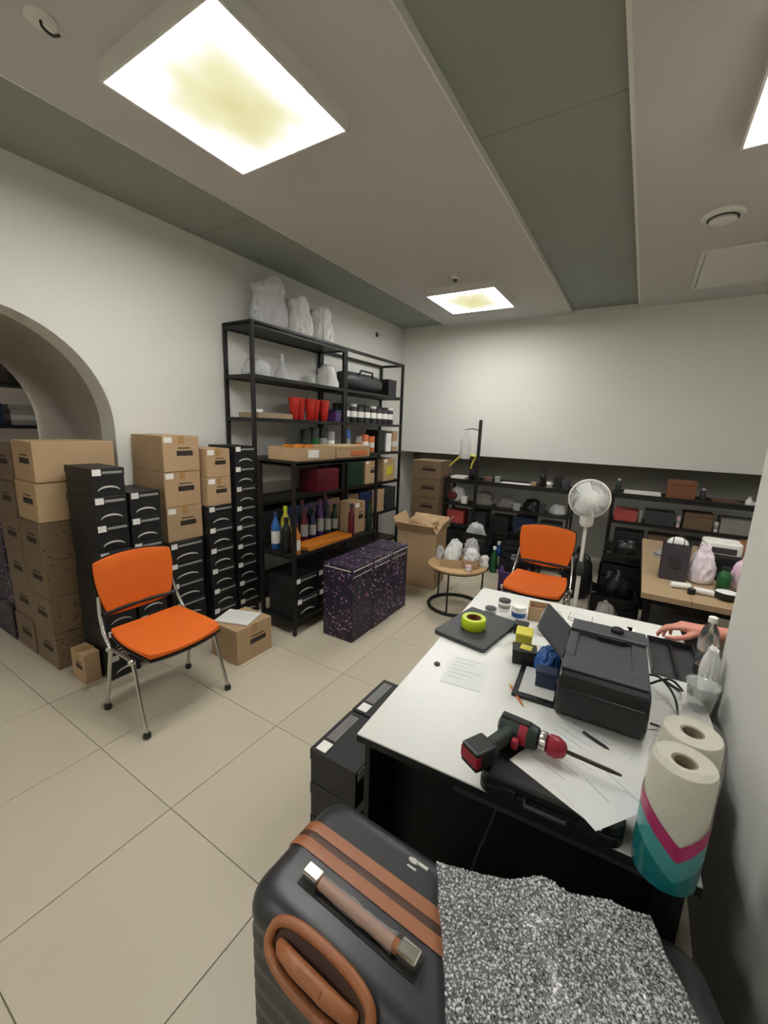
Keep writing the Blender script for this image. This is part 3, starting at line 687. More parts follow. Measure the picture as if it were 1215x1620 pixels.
# ---- kraft bin, brown stack behind it
t = thing('kraft_bin', 'tall open kraft carton with folded flaps beside purple cartons', 'box', (-1.90, 3.93, 0), 0.12)
MB().box(-.21, .21, -.19, .19, 0, .60).build('body', 'kraft', t, bevel=0.006)
for a, (w, x, y) in enumerate(((.42, 0, -.19), (.42, 0, .19))):
    s_ = -1 if y < 0 else 1
    MB().add([(-.21, y, .60), (.21, y, .60), (.20, y+s_*.10, .70), (-.20, y+s_*.10, .71), (-.21, y+s_*.006, .595), (.21, y+s_*.006, .595), (.20, y+s_*.106, .695), (-.20, y+s_*.106, .705)],
             [(0, 1, 2, 3), (7, 6, 5, 4), (0, 1, 5, 4), (1, 2, 6, 5), (2, 3, 7, 6), (3, 0, 4, 7)]).build('flap', 'kraft', t)
for x, s_ in ((-.21, -1), (.21, 1)):
    MB().add([(x, -.19, .60), (x, .19, .60), (x+s_*.07, .18, .74), (x+s_*.07, -.18, .73), (x+s_*.006, -.19, .598), (x+s_*.006, .19, .598), (x+s_*.076, .18, .738), (x+s_*.076, -.18, .728)],
             [(0, 1, 2, 3), (7, 6, 5, 4), (0, 1, 5, 4), (1, 2, 6, 5), (2, 3, 7, 6), (3, 0, 4, 7)]).build('flap', 'kraft', t)
lump(-1.90, 3.93, .605, .36, .32, .14, 'kraft', 'crumpled kraft packing paper filling the tall open carton', 'paper', 'packing_paper', None, 3, 0.35)
for l in range(5):
    carton(-2.42+jit(.01), 5.0+jit(.01), l*0.25, 0.42, 0.36, 0.248, f"dark brown printed carton in the back corner stack, {nth(4-l)}", 'brown cartons in the back corner', -PI/2+jit(.02), m='brown_print', lab=False, tape=False)

# ---- round side table
t = thing('side_table', 'round wooden side table on a black ring base', 'table', (-1.33, 3.53, 0))
MB().lathe([(.265, .405), (.275, .41), (.275, .425), (.265, .43)], 40).build('table_top', 'wood', t, smooth=40)
MB().tube([(.25*math.cos(2*PI*k/36), .25*math.sin(2*PI*k/36), .016) for k in range(36)], .016, 8, True).build('base_ring', 'black_metal', t, smooth=60)
MB().tube([(.25*math.cos(2*PI*k/36), .25*math.sin(2*PI*k/36), .398) for k in range(36)], .009, 8, True).build('upper_ring', 'black_metal', t, smooth=60)
for a in (0.6, 0.6+2*PI/3, 0.6+4*PI/3): MB().tube([(.25*math.cos(a), .25*math.sin(a), .012), (.25*math.cos(a), .25*math.sin(a), .4)], .009, 8).build('leg', 'black_metal', t, smooth=60)
tray(-1.36, 3.46, .43, .20, .16, .07, 'kraft', 'small kraft tray holding bags on the round table', 'tray', 'carton_tray', 0.3)
simple_box(-1.19, 3.50, .43, .13, .12, .075, 'kraft', 'small kraft box near the round table edge', 'box', 'small_box', 0.2)
for k, (x, y, z, s_, h_, m, lb) in enumerate(((-1.42, 3.66, .43, .17, .17, 'bag_white', 'white crumpled bag at the rear of the round table'), (-1.37, 3.46, .437, .14, .15, 'bag_white', 'white crumpled bag inside the small kraft tray'),
        (-1.25, 3.67, .43, .15, .22, 'bag_grey', 'tall greyish crumpled bag on the round table'), (-1.19, 3.50, .506, .12, .10, 'bag_white', 'white crumpled bag on the small kraft box'), (-1.53, 3.57, .43, .08, .12, 'bag_grey', 'small greyish crumpled bag at the round table rim'), (-1.10, 3.60, .43, .08, .10, 'bag_white', 'small white crumpled bag at the round table rim'))):
    lump(x, y, z, s_, s_, h_, m, lb, 'bag', 'crumpled_bag', 'crumpled bags on the round table', k+3, 0.42, 30)
can(-1.17, 3.38, .43, .05, .026, 'bag_pink', 'label_white', 'small pale pink jar at the round table edge', None, None, 'jar', 'jar')

# ------------------------------------------------------------------ pedestal fan
t = thing('pedestal_fan', 'white pedestal fan with round wire cage behind the desk', 'fan', (-0.25, 2.97, 0), 0)
MB().lathe([(.155, 0), (.155, .015), (.12, .03), (.03, .045), (.02, .07)], 32).build('base', 'white_plastic', t, smooth=40)
MB().tube([(0, 0, .05), (0, 0, .75)], .014, 14).build('lower_pole', 'white_plastic', t, smooth=60)
MB().lathe([(.02, .72), (.024, .74), (.024, .80), (.014, .82)], 16).build('collar', 'dark_grey', t, smooth=40)
MB().tube([(0, 0, .8), (0, 0, 1.15)], .011, 14).build('upper_pole', 'white_plastic', t, smooth=60)
MB().lathe([(.03, 1.06), (.042, 1.08), (.042, 1.14), (.03, 1.17)], 18).build('control_box', 'white_plastic', t, smooth=40)
Q = TR(0, 0, 1.245) @ Matrix.Rotation(0.18, 4, 'Z') @ Matrix.Rotation(PI/2-0.08, 4, 'X')     # cage axis towards -Y
MB().lathe([(.02, -.13), (.05, -.12), (.055, -.06), (.045, -.02)], 20, Q).build('motor_housing', 'white_plastic', t, smooth=40)
cg = MB(); RC = .122
for k in range(64):
    a = 2*PI*k/64
    pts = [(.03, .075), (.09, .07), (.105, .045), (RC, 0)]
    cg.tube([Q @ V((r*math.cos(a), r*math.sin(a), z)) for r, z in pts], .0018, 5)
    cg.tube([Q @ V((r*math.cos(a), r*math.sin(a), z)) for r, z in [(RC, 0), (.105, -.035), (.05, -.06)]], .0018, 5)
cg.build('cage_wires', 'fan_grille', t, smooth=60)
MB().tube([Q @ V((RC*math.cos(2*PI*k/40), RC*math.sin(2*PI*k/40), 0)) for k in range(40)], .006, 8, True).build('cage_rim', 'white_plastic', t, smooth=60)
MB().lathe([(.034, .07), (.034, .08), (.02, .084)], 20, Q).build('cage_badge', 'white_plastic', t, smooth=40)
for k in range(3):
    vs = []; a0 = 2*PI*k/3
    for i in range(5):
        for j in range(5):
            r = .03+.078*i/4; a = a0+(j/4-0.5)*(1.5-0.15*i); z = .02+(j/4-.5)*.035
            vs.append(Q @ V((r*math.cos(a), r*math.sin(a), z)))
    n = len(vs); off = (Q.to_3x3() @ V((0, 0, .003)))
    vs += [p+off for p in vs]
    fs = []
    for i in range(4):
        for j in range(4):
            a, b, c, d = i*5+j, (i+1)*5+j, (i+1)*5+j+1, i*5+j+1
            fs += [(a, b, c, d), (n+d, n+c, n+b, n+a)]
    rim = [i*5 for i in range(4)]+[20+j for j in range(4)]+[24-5*i for i in range(4)]+[4-j for j in range(4)]
    fs += [(a, n+a, n+b, b) for a, b in zip(rim, rim[1:]+rim[:1])]
    MB().add(vs, fs).build('blade', 'fan_blade', t, smooth=50)

# ------------------------------------------------------------------ desk
DA = math.radians(3.1); DX, DY = -0.619, 0.900
DM = TR(DX, DY, 0) @ RZ(DA)
DW, DL, DZ = 0.97, 1.40, 0.74
def dk(u, v, z=DZ):
    p = DM @ V((u, v, z)); return (p.x, p.y, p.z)
t = thing('desk', 'white-topped black desk holding printer and cordless drill', 'desk', (DX, DY, 0), DA)
DP = [(0, 0), (.85, 0), (.85, .56), (DW, .60), (DW, DL), (0, DL)]
MB().prism(DP, DZ-.006, DZ).build('desk_top', 'desk_white', t, bevel=.002)
MB().prism(DP, DZ-.028, DZ-.006).build('top_edge', 'desk_black', t)
MB().box(.02, .04, .015, DL-.02, 0, DZ-.028).build('side_panel', 'desk_black', t, bevel=.002)
MB().box(.81, .83, .015, DL-.02, 0, DZ-.028).build('side_panel', 'desk_black', t, bevel=.002)
MB().box(.04, .81, DL-.10, DL-.08, .05, DZ-.028).build('back_panel', 'desk_black', t)
MB().box(.04, .81, .17, .19, .02, DZ-.028).build('shade_panel', 'desk_black', t)  # black panel added to stand in for the shade under the desk
MB().box(.30, .80, .03, .168, DZ-.075, DZ-.030).build('drawer', 'dark_grey', t, bevel=.003)
c = MB().tube(curve([dk(.42, .10, .66), dk(.40, .08, .55), dk(.37, .07, .42), dk(.36, .09, .30), dk(.40, .12, .12), dk(.44, .12, .006)]), .004, 8).build('cable', 'dark_grey', None, smooth=60)
tag(c, 'dark grey cable drooping under the desk', 'cable')

# ---- on the desk
def on(u): return u
DZ1 = DZ+0.0005
# black flat tray with green tape roll, dark pad
t = thing('laptop', 'closed dark grey laptop lying at the desk edge', 'laptop', (-.545, 1.76, DZ1), math.radians(-9))
MB().prism(rrect(-.125, .125, -.175, .175, .012), 0, .010).build('base', 'dark_grey', t, bevel=.001)
MB().prism(rrect(-.125, .125, -.175, .175, .012), .011, .019).build('lid', 'dark_grey', t, bevel=.001)
MB().tube([(-.125, -.14, .0105), (-.125, .14, .0105)], .006, 8).build('hinge', 'black_plastic', t, smooth=60)
t = thing('tape_roll', 'bright lime-green roll of tape lying on the dark laptop', 'tape', (-.555, 1.735, DZ1+.0195))
MB().lathe([(.052, 0), (.056, .005), (.056, .045), (.052, .05), (.036, .05), (.034, .046), (.034, .004), (.036, 0)], 32, caps=False).build('tape', 'lime', t, smooth=40)
MB().lathe([(.0335, 0.001), (.0335, .049), (.030, .049), (.030, .001)], 32, caps=False).build('core', 'brown', t, smooth=40)
def sheet(name, x, y, z, w, d, rz, label, m='paper', lines=0, th=.0008, cat='paper', group=None, tilt=(0, 0)):
    t = thing(name, label, cat, (x, y, z), rz, group)
    t.rotation_euler = (tilt[0], tilt[1], rz)
    MB().box(-w/2, w/2, -d/2, d/2, 0, th).build('sheet', m, t)
    for k in range(lines):
        yy = d/2-.02-k*(d-.04)/max(1, lines)
        MB().box(-w/2+.015, w/2-.015-.03*(k % 3), yy-.0014, yy, th, th+.0003).build('printed_line', 'print_grey', t)
    return t
sheet('printed_sheet', -.462, 1.40, DZ1, .145, .205, math.radians(8), 'small printed white sheet lying alone on the bare desk', 'paper_grey', 6)
sheet('plastic_sleeve', -.43, 1.80, DZ1, .16, .25, math.radians(-20), 'clear plastic sleeve lying on desk beside the laptop', 'clear_film', 0, cat='sleeve')
o = MB().lathe([(.012, 0), (.012, .006), (.008, .009)], 14).build('coin_magnet', 'dark_grey', None, smooth=40); o.location = (-.575, 1.382, DZ1); tag(o, 'tiny dark round magnet on the bare desk', 'magnet')
# little things along the desk middle
simple_box(-.295, 1.61, DZ1, .09, .07, .06, 'black_plastic', 'small black box with pale sticker on the desk', 'box', 'small_box', .25, lid='black_plastic')
o = MB().box(-.022, .022, -.02, .02, 0, .0015).build('sticker', 'yellow', None); o.location = (-.29, 1.612, DZ1+.0605); tag(o, 'pale yellow note lying on the small black box', 'note')
simple_box(-.325, 1.73, DZ1, .065, .08, .075, 'yellow', 'small yellow box standing between black boxes', 'box', 'small_box', .15, lid='yellow')
simple_box(-.365, 1.85, DZ1, .06, .05, .05, 'black_plastic', 'black ink box standing behind the small yellow box', 'box', 'small_box', .1)
t = can(-.41, 1.98, DZ1, .075, .034, 'label_white', 'blue', 'white cup with blue print at the rear of desk', None, 'label_white', 'cup', 'cup')
can(-.50, 2.05, DZ1, .06, .03, 'label_white', 'print_grey', 'plain white pot at the rear edge of desk', None, 'dark_grey', 'pot', 'pot')
can(-.545, 1.965, DZ1, .035, .028, 'label_white', 'print_white', 'low white dish with dark centre next to the laptop', None, 'dark_grey', 'dish', 'dish')
tray(-.33, 2.06, DZ1, .10, .09, .07, 'kraft', 'open kraft pencil box at the rear of desk', 'box', 'pencil_box', .2)
lump(-.25, 1.93, DZ1, .11, .12, .11, 'bag_white', 'crumpled white and brown wrapper behind the printer flap', 'wrapper', 'wrapper', None, 8, .3)
plastic_bag(-.20, 1.60, DZ1, .10, .14, .10, 'blue', 'small blue plastic pouch between printer and black box', None, 4, 'pouch', False, .3)
o = simple_box(-.185, 1.475, DZ1+.0115, .07, .055, .06, 'navy', 'navy blue box with a dark lid beside the printer', 'box', 'small_box', .1)
t = thing('clipboard', 'black clipboard frame with white sheet partly under the printer side', 'clipboard', (-.21, 1.475, DZ1), .07)
MB().box(-.075, .065, -.115, .11, 0, .010).build('board', 'black_plastic', t, bevel=.002)
MB().box(-.055, .06, -.09, .09, .010, .0111).build('sheet', 'paper', t)
t = thing('pencil', 'thin orange pencil lying on the white desk', 'pencil', (-.255, 1.355, DZ1+.004), math.radians(-53))
MB().tube([(-.055, 0, 0), (.04, 0, 0)], .004, 6).build('shaft', 'orange_lab', t)
MB().lathe([(.004, 0), (.001, .014)], 6, TR(.04, 0, 0) @ Matrix.Rotation(PI/2, 4, 'Y')).build('tip', 'wood', t)
MB().tube([(-.068, 0, 0), (-.055, 0, 0)], .0042, 8).build('eraser', 'yellow', t)
t = thing('pen', 'black pen lying on papers in front of the printer', 'pen', (-.006, 1.279, DZ1+.0055), math.radians(-26))
MB().tube([(-.035, 0, 0), (.035, 0, 0)], .0048, 8).build('barrel', 'black_plastic', t, smooth=60)
MB().lathe([(.0048, 0), (.0012, .012)], 8, TR(.035, 0, 0) @ Matrix.Rotation(PI/2, 4, 'Y')).build('tip', 'steel_dark', t)
sheet('paper_sheet', -.03, 1.24, DZ1, .21, .18, math.radians(-22), 'white paper lying flat under the black pen', 'paper_grey', 5)
sheet('paper_sheet', .06, 1.17, DZ1+.0012, .15, .20, math.radians(40), 'white paper lying next to the towel pack', 'paper', 0)
# printer
t = thing('printer', 'black laser printer with raised paper flap on the white desk', 'printer', (-.005, 1.345, DZ1), math.radians(2))
pw, pd, ph = .128, .40, .165
bm = MB()
prof = [(-pw, 0), (pw, 0)]
sec = [(0.0, .012), (-.022, .05), (-.026, .10), (-.012, .150), (.01, .162)]        # bulging front (y,z)
poly = [(.01, 0)] + [(y, z) for y, z in sec] + [(pd, .162), (pd, 0)]
YZX = Matrix(((0, 0, 1, 0), (1, 0, 0, 0), (0, 1, 0, 0), (0, 0, 0, 1)))
MB().prism(poly, -pw, pw, YZX).build('body', 'printer_black', t, bevel=.008, seg=3)
MB().box(-pw+.012, pw-.012, -.0275, -.02, .03, .118).build('front_door', 'printer_black', t, bevel=.004)
tp = MB()
tp.box(-pw+.004, pw-.004, .012, .10, .162, .172).box(-pw+.004, -pw+.035, .10, .30, .162, .172).box(pw-.05, pw-.004, .10, .30, .162, .172).box(-pw+.004, pw-.004, .30, pd-.004, .162, .185)
tp.build('top_cover', 'printer_grey', t, bevel=.004)
MB().add([(-pw+.035, .10, .166), (pw-.05, .10, .166), (pw-.05, .30, .1625), (-pw+.035, .30, .1625), (-pw+.035, .10, .162), (pw-.05, .10, .162), (pw-.05, .30, .1622), (-pw+.035, .30, .1622)], [(0, 1, 2, 3), (7, 6, 5, 4), (0, 1, 5, 4), (1, 2, 6, 5), (2, 3, 7, 6), (3, 0, 4, 7)]).build('output_tray', 'printer_grey', t)
MB().box(-.03, .06, .285, .30, .166, .18).build('output_slot', 'desk_black', t)
MB().box(-pw+.02, pw-.02, .395, .43, .05, .15).build('rear_cover', 'black_plastic', t, bevel=.006)
MB().lathe([(.022, 0), (.022, .012), (.018, .016)], 20, TR(.03, .35, .185)).build('button', 'desk_black', t, smooth=40)
FM = TR(-pw, 0, .165) @ Matrix.Rotation(math.radians(42), 4, 'Y')
fl_ = MB().prism([(-.125, .10), (-.115, .085), (0, .07), (0, .335), (-.115, .33), (-.125, .315)], -.004, .004, FM).build('paper_flap', 'printer_grey', t, bevel=.003)
for q_ in (.09, .28): MB().tube([(-pw, q_, .165), (-pw, q_+.04, .165)], .008, 10).build('flap_hinge', 'black_plastic', t, smooth=50)
# tool case, papers, drill
t = thing('tool_case', 'black tool case lying at the front edge of desk under papers', 'case', (-.085, 1.005, DZ1), math.radians(3))
MB().prism(rrect(-.165, .165, -.085, .085, .03), 0, .03).build('bottom_shell', 'black_plastic', t, bevel=.005)
MB().prism(rrect(-.165, .165, -.085, .085, .03), .032, .062).build('top_shell', 'black_plastic', t, bevel=.008)
for x in (-.09, .09): MB().box(x-.02, x+.02, -.092, -.085, .018, .045).build('latch', 'desk_black', t, bevel=.002)
MB().tube([(-.05, -.086, .031), (-.045, -.105, .031), (.045, -.105, .031), (.05, -.086, .031)], .007, 8).build('handle', 'desk_black', t, smooth=50)
cz = DZ1+.0625
sheet('paper_sheet', -.045, 1.02, cz, .24, .17, math.radians(-22), 'white printed paper on the black tool case under the drill', 'paper', 3)
sheet('paper_sheet', .03, 1.0, cz+.0015, .13, .18, math.radians(-38), 'white paper corner hanging over the tool case by the towel pack', 'paper_grey', 2)
dz = cz+.004
t = thing('cordless_drill', 'dark green and red cordless drill with long bit on papers', 'drill', (-.185, 1.06, dz), math.radians(-3))
AX = TR(0, 0, .034) @ Matrix.Rotation(PI/2, 4, 'Y')
MB().lathe([(.018, -.055), (.03, -.048), (.033, -.02), (.033, .03), (.029, .05), (.022, .055)], 20, AX).build('motor_body', 'drill_green', t, smooth=40)
MB().box(-.05, .03, -.012, .012, .052, .07).build('top_grip', 'black_plastic', t, bevel=.004)
MB().lathe([(.0335, .004), (.0335, .026)], 20, AX, caps=False).build('red_band', 'drill_red', t, smooth=40)
MB().lathe([(.024, .056), (.026, .06), (.026, .074), (.02, .076)], 20, AX).build('gear_ring', 'silver', t, smooth=40)
MB().lathe([(.02, .076), (.027, .08), (.028, .10), (.02, .118), (.01, .124)], 20, AX).build('chuck', 'drill_red', t, smooth=40)
MB().lathe([(.0055, .124), (.0055, .225), (.003, .25)], 10, AX).build('bit', 'steel_dark', t, smooth=40)
hp = [V((-.02, -.01, .034)), V((-.03, -.05, .03)), V((-.045, -.09, .028)), V((-.055, -.12, .028))]
MB().tube(hp, [.026, .021, .020, .023], 14).build('handle', 'drill_green', t, smooth=60)
MB().box(-.004, .012, -.06, -.04, .018, .042).build('trigger', 'drill_red', t, bevel=.003)
MB().box(-.035, .035, -.03, .03, -.0, .056, TR(-.062, -.135, 0) @ RZ(math.radians(65))).build('battery', 'black_plastic', t, bevel=.006)
MB().box(-.036, -.018, -.031, .031, .012, .046, TR(-.062, -.135, 0) @ RZ(math.radians(65))).build('battery_band', 'drill_red', t, bevel=.004)
# laptop / tray on the right, cup, cables, bottle
t = thing('document_tray', 'dark grey open document tray near the hand', 'tray', (.225, 1.97, DZ1), math.radians(3))
MB().box(-.085, .085, -.15, .15, 0, .004).build('bottom', 'dark_grey', t)
MB().box(-.085, .085, .146, .15, .004, .03).box(-.085, -.081, -.15, .146, .004, .03).box(.081, .085, -.15, .146, .004, .03).build('rim', 'dark_grey', t)
MB().box(-.004, .004, -.148, .144, .004, .024).build('divider', 'black_plastic', t)
t = thing('plastic_cup', 'clear plastic cup standing between printer and wall', 'cup', (.285, 1.66, DZ1))
MB().lathe([(.034, 0), (.046, .09), (.048, .092), (.044, .09), (.032, .004)], 24).build('body', 'clear', t, smooth=40)
MB().lathe([(.05, .09), (.05, .098), (.03, .104)], 24).build('lid', 'clear_film', t, smooth=40)
t = thing('water_bottle', 'clear plastic water bottle with white cap beside the wall edge', 'bottle', (.322, 1.945, DZ1), 0)
MB().lathe([(.028, 0), (.033, .008), (.033, .08), (.030, .09), (.033, .10), (.033, .15), (.026, .185), (.012, .21), (.012, .222)], 24).build('body', 'clear', t, smooth=40)
MB().lathe([(.015, .216), (.015, .236), (.013, .238)], 18).build('cap', 'label_white', t, smooth=40)
MB().lathe([(.0335, .10), (.0335, .145)], 24, caps=False).build('label', 'clear_film', t, smooth=40)
plastic_bag(.318, 1.80, DZ1, .06, .09, .17, 'bag_white', 'thin white plastic bag standing against the wall edge', None, 9, 'plastic_bag', False, .5)
c = MB().tube(curve([(.125, 1.74, DZ+.03), (.17, 1.70, DZ+.05), (.21, 1.62, DZ+.035), (.215, 1.53, DZ+.008), (.18, 1.47, DZ+.006), (.14, 1.44, DZ+.02)]), .0042, 8).build('printer_cable', 'black_plastic', None, smooth=60); tag(c, 'black cable looping from the printer side', 'cable')
c = MB().tube(curve([(.128, 1.66, DZ+.03), (.19, 1.67, DZ+.07), (.235, 1.70, DZ+.03), (.232, 1.74, DZ+.006), (.19, 1.78, DZ+.006)]), .0042, 8).build('power_cable', 'black_plastic', None, smooth=60); tag(c, 'black power cable arching behind the printer', 'cable')
sheet('paper_sheet', .2, 1.42, DZ1, .14, .2, math.radians(6), 'white printed sheet lying between printer and towel pack', 'paper', 6)
sheet('paper_sheet', -.07, 2.16, DZ1, .28, .16, math.radians(-6), 'large white paper at the rear desk edge behind printer', 'paper', 4)
sheet('paper_sheet', .13, 2.2, DZ1, .14, .10, math.radians(12), 'small white note under the reaching hand', 'paper', 0)
t = thing('glasses', 'thin dark wire spectacles lying on the rear paper', 'glasses', (-.15, 2.14, DZ1+.0045))
for x in (-.03, .03): MB().tube([(x+.024*math.cos(2*PI*k/16), .018*math.sin(2*PI*k/16), .002) for k in range(16)], .0013, 5, True).build('rim', 'black_plastic', t, smooth=60)
MB().tube([(-.054, 0, .002), (-.05, .09, .002)], .0013, 5).build('temple', 'black_plastic', t); MB().tube([(.054, 0, .002), (.05, .09, .002)], .0013, 5).build('temple', 'black_plastic', t)

# towel pack
t = thing('paper_towel_pack', 'pack of two paper towel rolls in teal and pink printed film', 'paper towels', (.168, .995, DZ1))
ends = [V((-.010, -.052, 0)), V((.012, .062, 0))]
for p in ends:
    r_ = MB().lathe([(.056, .004), (.058, .012), (.058, .262), (.055, .27), (.023, .27), (.021, .262), (.021, .012), (.023, .004)], 36, TR(*p), caps=False).build('roll', 'towel_paper', t, smooth=40)
    MB().lathe([(.0215, .006), (.0215, .268), (.0185, .268), (.0185, .006)], 28, TR(*p), caps=False).build('core', 'core', r_, smooth=40)
dr = (ends[1]-ends[0]); th0 = math.atan2(dr.y, dr.x)
ring = []
for k in range(15): a = th0-PI/2+PI*k/14; ring.append((ends[1].x+math.cos(a), ends[1].y+math.sin(a), 1))
for k in range(15): a = th0+PI/2+PI*k/14; ring.append((ends[0].x+math.cos(a), ends[0].y+math.sin(a), 0))
wp = MB(); vs = []; fs = []
lev = [(0.0, .050), (.004, .059), (.04, .0605), (.10, .0605), (.16, .0605), (.22, .0605), (.262, .061), (.285, .052)]
for z, r in lev:
    for i, (x, y, e) in enumerate(ring):
        c = ends[1] if e else ends[0]
        rr = r+0.0025*noise.noise(V((x*30, y*30, z*20)))*(z > .02)
        vs.append((c.x+(x-c.x)*rr, c.y+(y-c.y)*rr, z+(0.006*noise.noise(V((x*9, y*9, 3))) if z > .27 else 0)))
n = len(ring)
for i in range(len(lev)-1):
    for k in range(n): fs.append((i*n+k, i*n+(k+1) % n, (i+1)*n+(k+1) % n, (i+1)*n+k))
fs.append(tuple(range(n-1, -1, -1)))
wp.add(vs, fs).build('wrapper', 'towel_wrap', t, smooth=60)

# ------------------------------------------------------------------ suitcases and bubble wrap
def ribbed(x0, x1, y0, y1, z0, z1, r, ribs=True):
    mb = MB(); vs = []; fs = []
    base = rrect(x0, x1, y0, y1, r, 6); n = len(base); cx, cy = (x0+x1)/2, (y0+y1)/2
    L_ = [(z0, -.02), (z0+.015, 0)]
    nz = 40
    for k in range(1, nz): L_.append((z0+.02+(z1-z0-.075)*k/nz, (-.0045 if (k//2) % 2 else 0) if ribs else 0))
    for k in range(7): a = PI/2*k/6; L_.append((z1-.05+.05*math.sin(a), -.05*(1-math.cos(a))))
    for z, d in L_:
        for x, y in base:
            dx, dy = x-cx, y-cy
            vs.append((cx+dx*(1+d/((x1-x0)/2)), cy+dy*(1+d/((y1-y0)/2)), z))
    for i in range(len(L_)-1):
        for k in range(n): fs.append((i*n+k, i*n+(k+1) % n, (i+1)*n+(k+1) % n, (i+1)*n+k))
    fs.append(tuple(range(n-1, -1, -1))); fs.append(tuple(range((len(L_)-1)*n, len(L_)*n)))
    return mb.add(vs, fs)
t = thing('suitcase', 'black hard suitcase with brown leather trim and carry handle', 'suitcase', (-.335, .585, 0), math.radians(-2))
sw, sd, sh = .25, .155, .70
ribbed(-sw, sw, -sd, sd, .05, sh, .06).build('shell', 'suitcase', t, smooth=35)
# trim: two leather strips with a zip groove, running over the top and down both ends
def band(y, w, m, nm, off, rr=.05):
    path = [(-sw-off, .08), (-sw-off, sh-.05)] + [(-sw-off+(.05+off)*(1-math.cos(a))-0, sh-.05+(.05+off)*math.sin(a)) for a in [PI/2*k/6 for k in range(1, 7)]]
    path += [(-x, z) for x, z in reversed(path)]
    vs = []; fs = []
    for x, z in path:
        for yy, o_ in ((y-w/2, 0), (y-w/2*.7, .004), (y+w/2*.7, .004), (y+w/2, 0)):
            k = 1 if abs(x) < sw-.06 else 0
            vs.append((x-(o_ if x < 0 else -o_)*(1-k), yy, z+o_*k))
    for i in range(len(path)-1):
        for j in range(3): fs.append((i*4+j, i*4+j+1, i*4+5+j, i*4+4+j))
    return MB().add(vs, fs).build(nm, m, t, smooth=50)
band(.040, .026, 'leather', 'trim_strip', .002); band(-.002, .026, 'leather', 'trim_strip', .002)
band(.019, .018, 'leather_dark', 'zip_groove', .001)
# telescopic handle on the top
hz = sh+.012
MB().tube([(-.125, -.055, hz), (.085, -.055, hz)], .012, 12).build('pull_handle', 'leather', t, smooth=50)
fp = []
for k in range(15): fp.append(.0135+.006*abs(noise.noise(V((k*.9, 2, 1)))))
MB().tube([(-.11+.18*k/14, -.055+.003*noise.noise(V((k*.7, 0, 5))), hz+.002) for k in range(15)], fp, 9).build('plastic_film', 'clear_film', t)
for x in (-.135, .10): MB().box(x-.02, x+.022, -.069, -.041, sh-.002, hz+.016).build('handle_end', 'silver', t, bevel=.004)
MB().box(-.16, .125, -.078, -.034, sh-.004, sh+.002).build('handle_well', 'desk_black', t, bevel=.001)
# carry handle: leather ring plate and padded grip
def oval(rx, ry, n=28, p=2.6): return [(abs(math.cos(2*PI*k/n))**(2/p)*rx*(1 if math.cos(2*PI*k/n) > 0 else -1), abs(math.sin(2*PI*k/n))**(2/p)*ry*(1 if math.sin(2*PI*k/n) > 0 else -1)) for k in range(n)]
HM = TR(-.030, -.152, sh-.026) @ Matrix.Rotation(math.radians(48), 4, 'X')
MB().tube([HM @ V((x, y, .008)) for x, y in oval(.118, .040)], .010, 10, True).build('handle_ring', 'leather', t, smooth=60)
MB().prism(oval(.108, .032), -.012, .004, HM).build('handle_pad', 'leather_dark', t)
MB().tube([HM @ V((x, -.004, z)) for x, z in ((-.09, .004), (-.078, .016), (-.04, .022), (.04, .022), (.078, .016), (.09, .004))], [.010, .013, .015, .015, .013, .010], 12).build('carry_handle', 'leather', t, smooth=60)
MB().box(-.03, .03, -.008, .004, .035, .039, HM).build('handle_badge', 'leather', t, bevel=.001)
lg = MB(); lg.prism(oval(.012, .006, 16, 2), sh, sh+.002, TR(.02, .105, 0)).box(.028, .055, .103, .110, sh, sh+.002).box(.012, .034, .088, .092, sh, sh+.0015)
lg.build('logo', 'print_white', t)
for x in (-.2, .2):
    for y in (-.1, .1): MB().tube([(x-.012, y, .025), (x+.012, y, .025)], .025, 16).build('wheel', 'black_plastic', t, smooth=50)
t = thing('suitcase', 'plain black suitcase under the bubble wrap next to the right wall', 'suitcase', (.115, .725, 0), math.radians(20))
ribbed(-.17, .17, -.23, .14, .05, .655, .06).build('shell', 'suitcase', t, smooth=35)
MB().tube([(-.06, -.02, .65), (-.055, -.02, .672), (.055, -.02, .672), (.06, -.02, .65)], .010, 10).build('carry_handle', 'black_plastic', t, smooth=60)
for x in (-.13, .13):
    for y in (-.18, .10): MB().tube([(x-.012, y, .025), (x+.012, y, .025)], .025, 16).build('wheel', 'black_plastic', t, smooth=50)
# bubble wrap sheet, draped over both cases
corners = [V((-.262, .700)), V((.140, .845)), V((.262, .60)), V((-.075, .36))]
def bw(u, v):
    a = corners[0].lerp(corners[1], u); b = corners[3].lerp(corners[2], u)
    p = a.lerp(b, v)
    z = .725+.012*noise.noise(V((p.x*9, p.y*9, 1)))+.022*math.exp(-((u-.52)/.09)**2)
    z -= .05*max(0, u-.8)**1.2*4*.3 + .03*max(0, v-.75)
    return V((p.x+.006*noise.noise(V((v*7, 4, 0))), p.y+.008*noise.noise(V((u*7, 0, 2))), z))
t = thing('bubble_wrap', 'crumpled sheet of silvery bubble wrap draped over the suitcases', 'bubble wrap', (0, 0, 0))
nu, nv = 46, 42; vs = []; fs = []
for s_ in (0, 1):
    for i in range(nu+1):
        for j in range(nv+1): vs.append(bw(i/nu, j/nv)-V((0, 0, .003*s_)))
n = (nu+1)*(nv+1); ix = lambda i, j: i*(nv+1)+j
for i in range(nu):
    for j in range(nv):
        q = (ix(i, j), ix(i+1, j), ix(i+1, j+1), ix(i, j+1)); fs += [q, tuple(n+k for k in reversed(q))]
rim = [ix(i, 0) for i in range(nu)]+[ix(nu, j) for j in range(nv)]+[ix(i, nv) for i in range(nu, 0, -1)]+[ix(0, j) for j in range(nv, 0, -1)]
